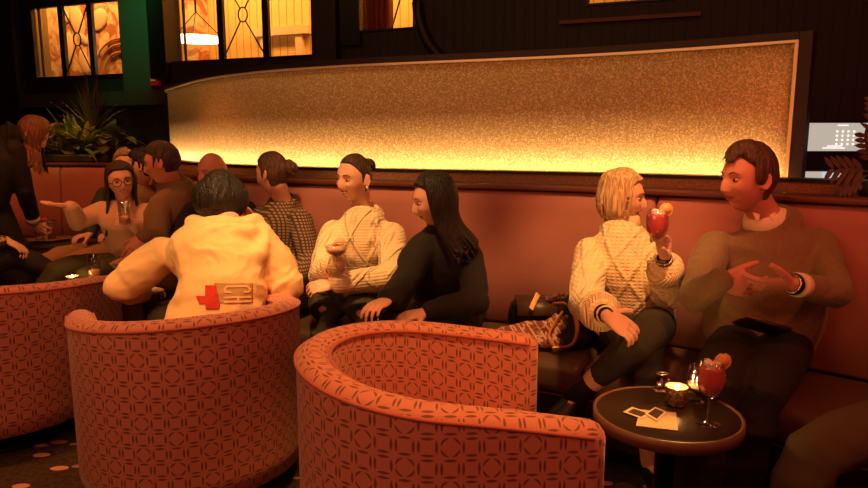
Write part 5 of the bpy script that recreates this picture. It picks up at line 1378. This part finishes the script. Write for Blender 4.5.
decal('red_print', 195, 281, 222, 314, lambda x, y: (205 < x < 216+ (y-285)*0.2 and 285.5 < y < 306) or (195.5+(y-296)*0.5 < x < 210 and 296 < y < 304.5) or (206 < x < 219 and y > 304 and y < 309), 'print_red', 0.0045, 40)
def let(x, y):
    path = [(231, 292.5), (226, 292), (224.5, 289), (227, 286.5), (247, 286.3), (250.5, 289), (249, 291.8), (245, 292)]
    if min(seg_d(x, y, *a, *b) for a, b in zip(path, path[1:])) < 0.95: return True
    return min(seg_d(x, y, 224.5, 297.6, 250.5, 297.0), seg_d(x, y, 238, 297, 238, 301), seg_d(x, y, 224.5, 302, 250.5, 301.5)) < 0.95
decal('printed_letters', 222, 284, 253, 304, let, 'print_pale', 0.006, 80)

# ---- bald person behind
person('bald', 'bald person in a black top sitting behind the cream hooded jacket', dict(pelvis=V((-1.35, 4.0, 0.58)), neck=W(214, 192, 4.0), sh=[W(188, 204, 3.95), W(246, 204, 3.95)], mid=W(215, 245, 4.0)),
    dict(c=W(212, 173, 3.95), F=(-0.45, -0.85, -0.1), k=1.0, hair=None, eyes=True, brow='hair_brown'),
    [dict(p=[W(188, 206, 3.95), W(180, 250, 3.80), W(200, 262, 3.6)], hand=dict(d=V((0.5, -0.8, 0)), n=V((0, 0, -1)), t=V((1, 0, 0)))), dict(p=[W(246, 206, 3.95), W(258, 246, 3.85), W(255, 228, 3.62)], hand=dict(d=V((-0.2, -0.2, 0.9)), n=V((-0.6, -0.5, 0)), t=V((-0.5, -0.6, 0.5)), curl=(20, 25, 20)))],
    [dict(p=[V((-1.42, 3.92, 0.56)), V((-1.38, 3.55, 0.56)), V((-1.38, 3.62, 0.09))]), dict(p=[V((-1.22, 3.92, 0.56)), V((-1.48, 3.68, 0.56)), V((-1.48, 3.72, 0.09))])][:0],
    dict(m='black_knit', g=0.016, name='sweater', collar=(0.066, 0.01)), None, skin='skin_ruddy', vox=0.005, b=1.05, shoes=None)

# ---- man in olive hooded top, profile
person('olive', 'person with short dark hair in an olive hooded top, facing the person in glasses', dict(pelvis=V((-1.62, 4.2, 0.58)), neck=W(174, 185, 4.02), sh=[W(158, 199, 3.86), W(192, 197, 4.1)], mid=W(170, 232, 4.05)),
    dict(c=W(162, 163, 3.94), F=(-0.95, -0.12, -0.18), k=1.04, hair=hair_short(1.06, 5, low=-0.06, line=0.068, rough=0.003), hmat='hair_dark', brow='hair_dark'),
    [dict(p=[W(160, 200, 3.88), W(158, 240, 3.75), W(143, 236, 3.62)], hand=dict(d=V((-0.35, -0.4, -0.65)), n=V((-0.4, 0.5, -0.6)), t=V((-0.8, 0.1, 0.3)), curl=(15, 20, 15))), dict(p=[W(192, 200, 4.08), W(196, 244, 3.95), W(170, 250, 3.8)], hand=dict(d=V((-0.8, -0.4, 0)), n=V((0, 0, -1)), t=V((0, -1, 0))))],
    [dict(p=[V((-1.62, 4.05, 0.56)), W(118, 262, 3.72), V((-1.72, 3.85, 0.09))], toe=(-0.8, -0.4, 0)), dict(p=[V((-1.66, 4.28, 0.56)), V((-2.02, 4.05, 0.56)), V((-2.0, 4.1, 0.09))], toe=(-0.8, -0.4, 0))],
    dict(m='olive_cotton', g=0.02, name='hooded_top', collar=(0.082, 0.03), extra=lambda bm, J, fr, mv, hc: ellip(bm, mv(W(186, 190, 4.08)), (V((0.09, 0, 0)), V((0, 0.08, 0)), V((0.0, 0, 0.05))), 16, 10)), dict(m='khaki'), skin='skin_ruddy', vox=0.005)

# ---- woman with glasses
gw_arms = [dict(p=[W(102, 206, 4.30), W(78, 222, 4.20), W(70, 206, 4.02)], hand=dict(d=V((-0.95, -0.1, 0.10)), n=V((-0.1, 0.0, 1)), t=V((0.2, -0.9, 0.2)), curl=(4, 8, 6), thumb=(0.6, 0.1, 0), k=0.95)),
           dict(p=[W(146, 208, 4.28), W(152, 234, 4.10), W(133, 224, 3.98)], hand=dict(d=V((-0.85, -0.15, 0.25)), n=V((-0.2, 0.8, 0)), t=V((0.1, -0.3, 1)), curl=(45, 50, 30), k=0.95))]
gw_legs = [dict(p=[V((-2.05, 4.42, 0.56)), V((-2.30, 3.98, 0.62)), V((-2.45, 4.0, 0.16))], toe=(-0.6, -0.7, 0)), dict(p=[V((-1.88, 4.38, 0.56)), V((-2.08, 3.92, 0.60)), V((-2.15, 3.98, 0.09))], toe=(-0.3, -1, 0))]
body, base, tips, fr, hc = person('glasses', 'person with long dark hair and glasses in a pale cardigan gesturing with an open palm', dict(pelvis=V((-1.97, 4.45, 0.58)), neck=W(125, 201, 4.30), sh=[W(104, 209, 4.32), W(144, 209, 4.28)], mid=W(128, 232, 4.36)),
    dict(c=W(121, 181, 4.24), F=(0.50, -0.86, -0.05), U=(-0.12, 0, 1), k=1.0, hair=lambda bm, c, fr, k: hair_long(bm, c, fr, k, 0.34, seed=12, flow=(-0.02, 0.03, 0), side=0.01, rng=(0.45, 1.62)), hmat='hair_dark', brow='hair_dark', smile=0.6),
    gw_arms, gw_legs, dict(m='cardigan', g=0.024, name='cardigan', collar=(0.07, 0.0)), dict(m='green_trouser'), vox=0.005, fem=1, b=0.95)
S, F, U = fr
bm = bmesh.new()
for sg in (-1, 1):
    q = hc+S*sg*0.032+F*0.098+U*0.002; tube(bm, [q+S*0.026*math.cos(t)+U*0.021*math.sin(t) for t in [2*PI*i/20 for i in range(21)]], 0.0022, n=6, round_ends=False)
    tube(bm, [q+S*sg*0.026, hc+S*sg*0.082+F*0.06+U*0.006, hc+S*sg*0.08+F*-0.01+U*0.005], 0.002, n=5)
tube(bm, [hc-S*0.006+F*0.1+U*0.004, hc+S*0.006+F*0.1+U*0.004], 0.002, n=5)
mesh_obj('eyeglasses', bm, M_['iris'], body)
gp = W(125, 224, 3.93); tumbler(gp, 0.035, 0.13, 'clear stemless glass held by the person in glasses', 'pale_cocktail', 0.3)
# ---- two people further back
person('grey', 'person with grey hair mostly hidden behind the person in glasses', dict(pelvis=V((-2.35, 5.05, 0.58)), neck=W(126, 181, 5.1), sh=[W(104, 190, 5.1), W(148, 190, 5.1)], mid=W(126, 212, 5.1)),
    dict(c=W(125, 165, 5.05), F=(0.5, -0.8, 0), k=1.0, hair=hair_short(1.1, 21), hmat='hair_grey', brow='hair_grey'),
    [dict(p=[W(104, 191, 5.1), W(92, 225, 4.95), W(90, 234, 4.7)], hand=dict(d=V((-0.5, -0.7, -0.1)), n=V((0, 0, -1)), t=V((0.7, -0.5, 0)))), dict(p=[W(148, 191, 5.1), W(152, 220, 5.0), W(136, 232, 4.8)], hand=dict(d=V((-0.6, -0.7, 0)), n=V((0, 0, -1)), t=V((-0.7, 0, 0))))],
    [dict(p=[V((-2.42, 4.95, 0.56)), V((-2.68, 4.55, 0.58)), V((-2.66, 4.62, 0.09))]), dict(p=[V((-2.25, 4.95, 0.56)), V((-2.48, 4.52, 0.58)), V((-2.46, 4.58, 0.09))])],
    dict(m='teal_cloth', g=0.016, name='jacket'), dict(m='khaki'), vox=0.006, b=1.0)
person('dark', 'person with dark hair between the grey haired person and the olive hooded top', dict(pelvis=V((-1.98, 4.90, 0.58)), neck=W(140, 182, 4.95), sh=[W(124, 194, 4.9), W(158, 192, 5.0)], mid=W(142, 212, 4.98)),
    dict(c=W(142, 166, 4.9), F=(-0.9, -0.1, -0.1), k=1.03, hair=hair_short(1.1, 22), hmat='hair_black', brow='hair_black'),
    [dict(p=[W(124, 195, 4.9), W(122, 222, 4.8), W(116, 232, 4.6)], hand=dict(d=V((-0.5, -0.7, -0.1)), n=V((0, 0, -1)), t=V((0.7, -0.5, 0)))), dict(p=[W(158, 194, 5.0), W(160, 222, 4.9), W(144, 232, 4.7)], hand=dict(d=V((-0.6, -0.7, 0)), n=V((0, 0, -1)), t=V((-0.7, 0, 0))))],
    [], dict(m='olive_cotton', g=0.016, name='shirt'), None, vox=0.006, b=1.0, shoes=None)

# ---- standing person in black at far left, bending over the drinks
sl_arms = [dict(p=[W(14, 146, 4.55), W(24, 190, 4.60), W(34, 222, 4.80)], hand=dict(d=V((0.25, 0.3, -0.9)), n=V((0.3, 0.9, 0.2)), t=V((0.9, -0.2, 0)), curl=(35, 40, 30))),
           dict(p=[W(-18, 150, 4.60), W(-34, 196, 4.65), W(-22, 235, 4.75)], hand=dict(d=V((0.2, 0.2, -0.9)), n=V((0.3, 0.9, 0.2)), t=V((0.9, -0.2, 0))))]
sl_legs = [dict(p=[V((-2.98, 4.55, 0.93)), V((-2.86, 4.60, 0.50)), V((-2.86, 4.50, 0.08))], toe=(0.5, 0.8, 0)), dict(p=[V((-3.16, 4.5, 0.93)), V((-3.12, 4.55, 0.50)), V((-3.12, 4.45, 0.08))], toe=(0.5, 0.8, 0))]
body, base, tips, fr, hc = person('standing', 'person in black with long reddish hair standing bent over the far left drinks table', dict(pelvis=V((-3.06, 4.52, 0.98)), neck=W(14, 136, 4.62), sh=[W(-20, 148, 4.6), W(18, 146, 4.58)], mid=W(-10, 178, 4.52)),
    dict(c=W(33, 134, 4.68), F=(0.75, 0.25, -0.65), U=(0.5, 0.2, 0.8), k=1.0, hair=lambda bm, c, fr, k: hair_long(bm, c, fr, k, 0.24, seed=31, flow=(-0.02, 0.02, 0), amp=3, side=0.03, rng=(0.25, 1.75)), hmat='hair_red', brow='hair_red'),
    sl_arms, sl_legs, dict(m='black_cloth', g=0.02, name='jacket', sleeve=0.88, collar=(0.068, 0.03), extra=lambda bm, J, fr, mv, hc: (ellip(bm, J['neck']-V((0.03, 0.0, 0.01)), (V((0.10, 0, 0)), V((0, 0.09, 0)), V((0, 0, 0.085))), 18, 12)), r=(0.052, 0.046, 0.04)), dict(m='black_cloth', r=(0.10, 0.08, 0.07)), vox=0.005, fem=1)
a = sl_arms[0]['p']; e, w_ = V(a[1])-base, V(a[2])-base
bm = bmesh.new(); tube(bm, [e.lerp(w_, 0.80), e.lerp(w_, 0.97)], [0.047, 0.047], n=18, round_ends=False); mesh_obj('white_cuff', bm, M_['white_cotton'], body)

# ---- person at the left edge behind the armchair
le_arms = [dict(p=[V((-2.86, 3.62, 0.98)), V((-2.80, 3.66, 0.72)), W(6, 240, 4.02)], hand=dict(d=V((0.8, 0.1, -0.5)), n=V((-0.4, 0, -0.9)), t=V((0.2, 0.9, 0)), curl=(20, 25, 20))),
           dict(p=[V((-3.2, 3.75, 1.0)), V((-3.25, 3.9, 0.74)), V((-3.0, 4.1, 0.68))], hand=dict(d=V((0.8, 0.3, -0.3)), n=V((0, 0, -1)), t=V((0.2, -0.9, 0))))]
le_legs = [dict(p=[V((-2.86, 3.72, 0.58)), W(16, 254, 4.10), W(72, 283, 4.12)], toe=(0.8, 0, -0.5)), dict(p=[V((-3.0, 3.9, 0.56)), V((-2.75, 4.25, 0.56)), V((-2.75, 4.25, 0.09))], toe=(0.5, 0.8, 0))]
person('edge', 'person at the left picture edge with a sequined sleeve and black trousers, hand on knee', dict(pelvis=V((-2.98, 3.74, 0.58)), neck=V((-3.02, 3.72, 1.13)), sh=[V((-3.2, 3.76, 1.03)), V((-2.84, 3.66, 1.03))], mid=V((-3.0, 3.74, 0.82))),
    dict(c=V((-3.04, 3.78, 1.30)), F=(0.6, 0.8, 0), k=1.0, hair=hair_short(1.1, 41), hmat='hair_dark', brow='hair_dark'),
    le_arms, le_legs, dict(m='sequin', g=0.02, name='sequined_top'), dict(m='black_cloth'), vox=0.006, fem=1, b=0.95)

# ---- knees at the bottom right
br_legs = [dict(p=[V((1.62, 2.02, 0.56)), V((1.08, 1.84, 0.505)), V((1.05, 1.84, 0.09))], toe=(-1, -0.1, 0)), dict(p=[V((1.66, 1.84, 0.55)), V((1.12, 1.54, 0.49)), V((1.12, 1.5, 0.09))], toe=(-1, -0.2, 0))]
person('knees', 'person at the bottom right corner of whom only two brown trousered knees show', dict(pelvis=V((1.78, 1.95, 0.58)), neck=V((1.93, 2.02, 1.15)), sh=[V((1.86, 2.22, 1.05)), V((1.96, 1.82, 1.05))], mid=V((1.86, 1.98, 0.84)), hipax=(0.1, -1, 0)),
    dict(c=V((1.92, 2.0, 1.32)), F=(-1, 0.0, 0), k=1.0, hair=hair_short(1.1, 42), hmat='hair_dark', brow='hair_dark'),
    [dict(p=[V((1.86, 2.22, 1.04)), V((1.84, 2.28, 0.76)), V((1.66, 2.10, 0.72))], hand=dict(d=V((-0.9, -0.2, -0.1)), n=V((0, 0, -1)), t=V((0, -1, 0)))), dict(p=[V((1.96, 1.8, 1.04)), V((1.95, 1.7, 0.76)), V((1.72, 1.78, 0.70))], hand=dict(d=V((-0.9, 0.1, -0.1)), n=V((0, 0, -1)), t=V((0, 1, 0))))],
    br_legs, dict(m='black_knit', g=0.016, name='sweater'), dict(m='olive_twill', r=(0.095, 0.078, 0.066)), vox=0.006)

# ------------------------------------------------------------------ things on the seat and lap
# clutch on the right man's lap
c = W(762, 326, 2.40); root = empty('wallet_clutch', c, 'shiny black flat purse lying on the lap of the person in brown', 'purse')
Mx = Matrix.Rotation(0.28, 4, 'Y')@Matrix.Rotation(-0.5, 4, 'X')
bm = bmesh.new(); box(bm, (-0.085, -0.05, -0.009), (0.085, 0.05, 0.009), bevel=0.006, M=Mx); mesh_obj('flap', bm, M_['leather_black'], root)
bm = bmesh.new(); tube(bm, [Mx@V(p) for p in ((-0.086, -0.051, 0.002), (0.086, -0.051, 0.002), (0.086, 0.051, 0.002), (-0.086, 0.051, 0.002), (-0.086, -0.051, 0.002))], 0.0025, n=6); mesh_obj('metal_edge', bm, M_['gold_frame'], root)
# handbag, scarf, jacket between the two groups
gb, gn = at_len(len_at_x(0.50)); 
def noisy(o, a, sc, seed=0):
    for v in o.data.vertices:
        p = v.co*sc+V((seed, seed, 0)); v.co += v.normal*noise.noise(p)*a
bagc = W(537, 335, 3.17); bagc.z = 0.458
root = empty('handbag', bagc, 'dark brown soft handbag with a pale leather tag on the sofa seat', 'bag')
bm = bmesh.new(); rings = []
for z, a, b_ in ((0.0, 0.12, 0.06), (0.02, 0.14, 0.08), (0.09, 0.145, 0.085), (0.15, 0.135, 0.075), (0.175, 0.12, 0.055), (0.18, 0.06, 0.02)):
    rings.append([V((a*math.copysign(abs(math.cos(t))**0.6, math.cos(t)), b_*math.copysign(abs(math.sin(t))**0.7, math.sin(t)), z)) for t in [2*PI*i/32 for i in range(32)]])
ring_loft(bm, rings); o = mesh_obj('bag_body', bm, M_['leather_black'], root); sb = o.modifiers.new('s', 'SUBSURF'); sb.levels = 2; sb.render_levels = 2
bm = bmesh.new(); 
rings = []
for y, z in ((0.02, 0.19), (-0.05, 0.19), (-0.092, 0.16), (-0.098, 0.12)):
    rings.append([V((-0.11, y, z)), V((0.11, y, z)), V((0.11, y+0.004, z-0.008)), V((-0.11, y+0.004, z-0.008))])
ring_loft(bm, rings); mesh_obj('flap', bm, mat('brown_leather', (0.06, 0.028, 0.016), 0.4, bump=0.3, bscale=60), root)
bm = bmesh.new(); box(bm, (-0.012, -0.004, -0.055), (0.012, 0.0, 0.055), bevel=0.003, M=Matrix.Translation((-0.03, -0.085, 0.185))@Matrix.Rotation(0.7, 4, 'Y')@Matrix.Rotation(-0.9, 4, 'X')); mesh_obj('luggage_tag', bm, M_['tag'], root)
bm = bmesh.new(); tube(bm, catmull([V((0.06, -0.07, 0.17)), V((0.115, -0.13, 0.18)), V((0.14, -0.24, 0.12)), V((0.115, -0.29, 0.045)), V((0.04, -0.30, 0.03)), V((0.01, -0.28, 0.07)), V((0.04, -0.22, 0.11)), V((0.09, -0.15, 0.15))], 6), 0.010, n=8, flat=V((0, 1, 0.5)), flatk=0.5); mesh_obj('strap', bm, M_['strap'], root)
bm = bmesh.new(); box(bm, (0.02, -0.315, 0.018), (0.065, -0.285, 0.036), bevel=0.003); mesh_obj('buckle', bm, M_['gold_frame'], root)
sc_ = bagc+V((-0.02, -0.17, 0.022))
bm = bmesh.new()
for pts, r in (([(-0.17, 0.02, 0.03), (-0.09, -0.02, 0.035), (0.0, 0.0, 0.045), (0.10, 0.02, 0.06), (0.16, 0.08, 0.12)], 0.032), ([(-0.14, -0.01, 0.02), (-0.03, -0.05, 0.025), (0.08, -0.03, 0.03), (0.15, 0.03, 0.05)], 0.026), ([(-0.20, 0.03, 0.02), (-0.12, 0.0, 0.05), (-0.05, 0.03, 0.06), (0.03, 0.01, 0.075), (0.09, 0.05, 0.09)], 0.026), ([(-0.1, -0.05, 0.015), (0.02, -0.08, 0.018), (0.12, -0.05, 0.02)], 0.022)):
    tube(bm, catmull([V(p) for p in pts], 5), r, n=12, flat=V((0, 0, 1)), flatk=0.75)
o = mesh_obj('plaid_scarf', bm, M_['tartan']); remesh(o, 0.006, 2); wrinkle(o, 0.012, 26, 3, (0.6, 2, 1.6)); o.location = sc_; tagit(o, 'crumpled red plaid scarf in front of the dark handbag on the sofa', 'scarf')
jc = W(578, 330, 3.08); jc.z = 0.458
bm = bmesh.new()
for c_, ax in (((0, 0, 0.07), (0.10, 0.12, 0.08)), ((-0.03, 0.02, 0.14), (0.07, 0.08, 0.07)), ((-0.05, -0.10, 0.04), (0.08, 0.08, 0.045))):
    ellip(bm, c_, (V((ax[0], 0, 0)), V((0, ax[1], 0)), V((0, 0, ax[2]))), 20, 14)
o = mesh_obj('folded_jacket', bm, M_['black_cloth']); remesh(o, 0.007, 2); wrinkle(o, 0.012, 14, 4, (1, 1, 1)); o.location = jc; tagit(o, 'black jacket heaped beside the blonde person behind the handbag', 'jacket')
bm = bmesh.new(); r = random.Random(4)
for i in range(170):
    t = r.uniform(0, 1); p = V((-0.13+0.13*t-0.01, 0.02, 0.185+0.02*math.sin(PI*t))); d = V((r.uniform(-1, 1), r.uniform(-1, 0.5), r.uniform(0.1, 1.2))).normalized(); strand(bm, [p, p+d*0.02, p+d*0.035+V((0, 0, -0.006))], 0.0022, 0.0006, n=4, per=2)
mesh_obj('fur_trim', bm, M_['fur'], o)
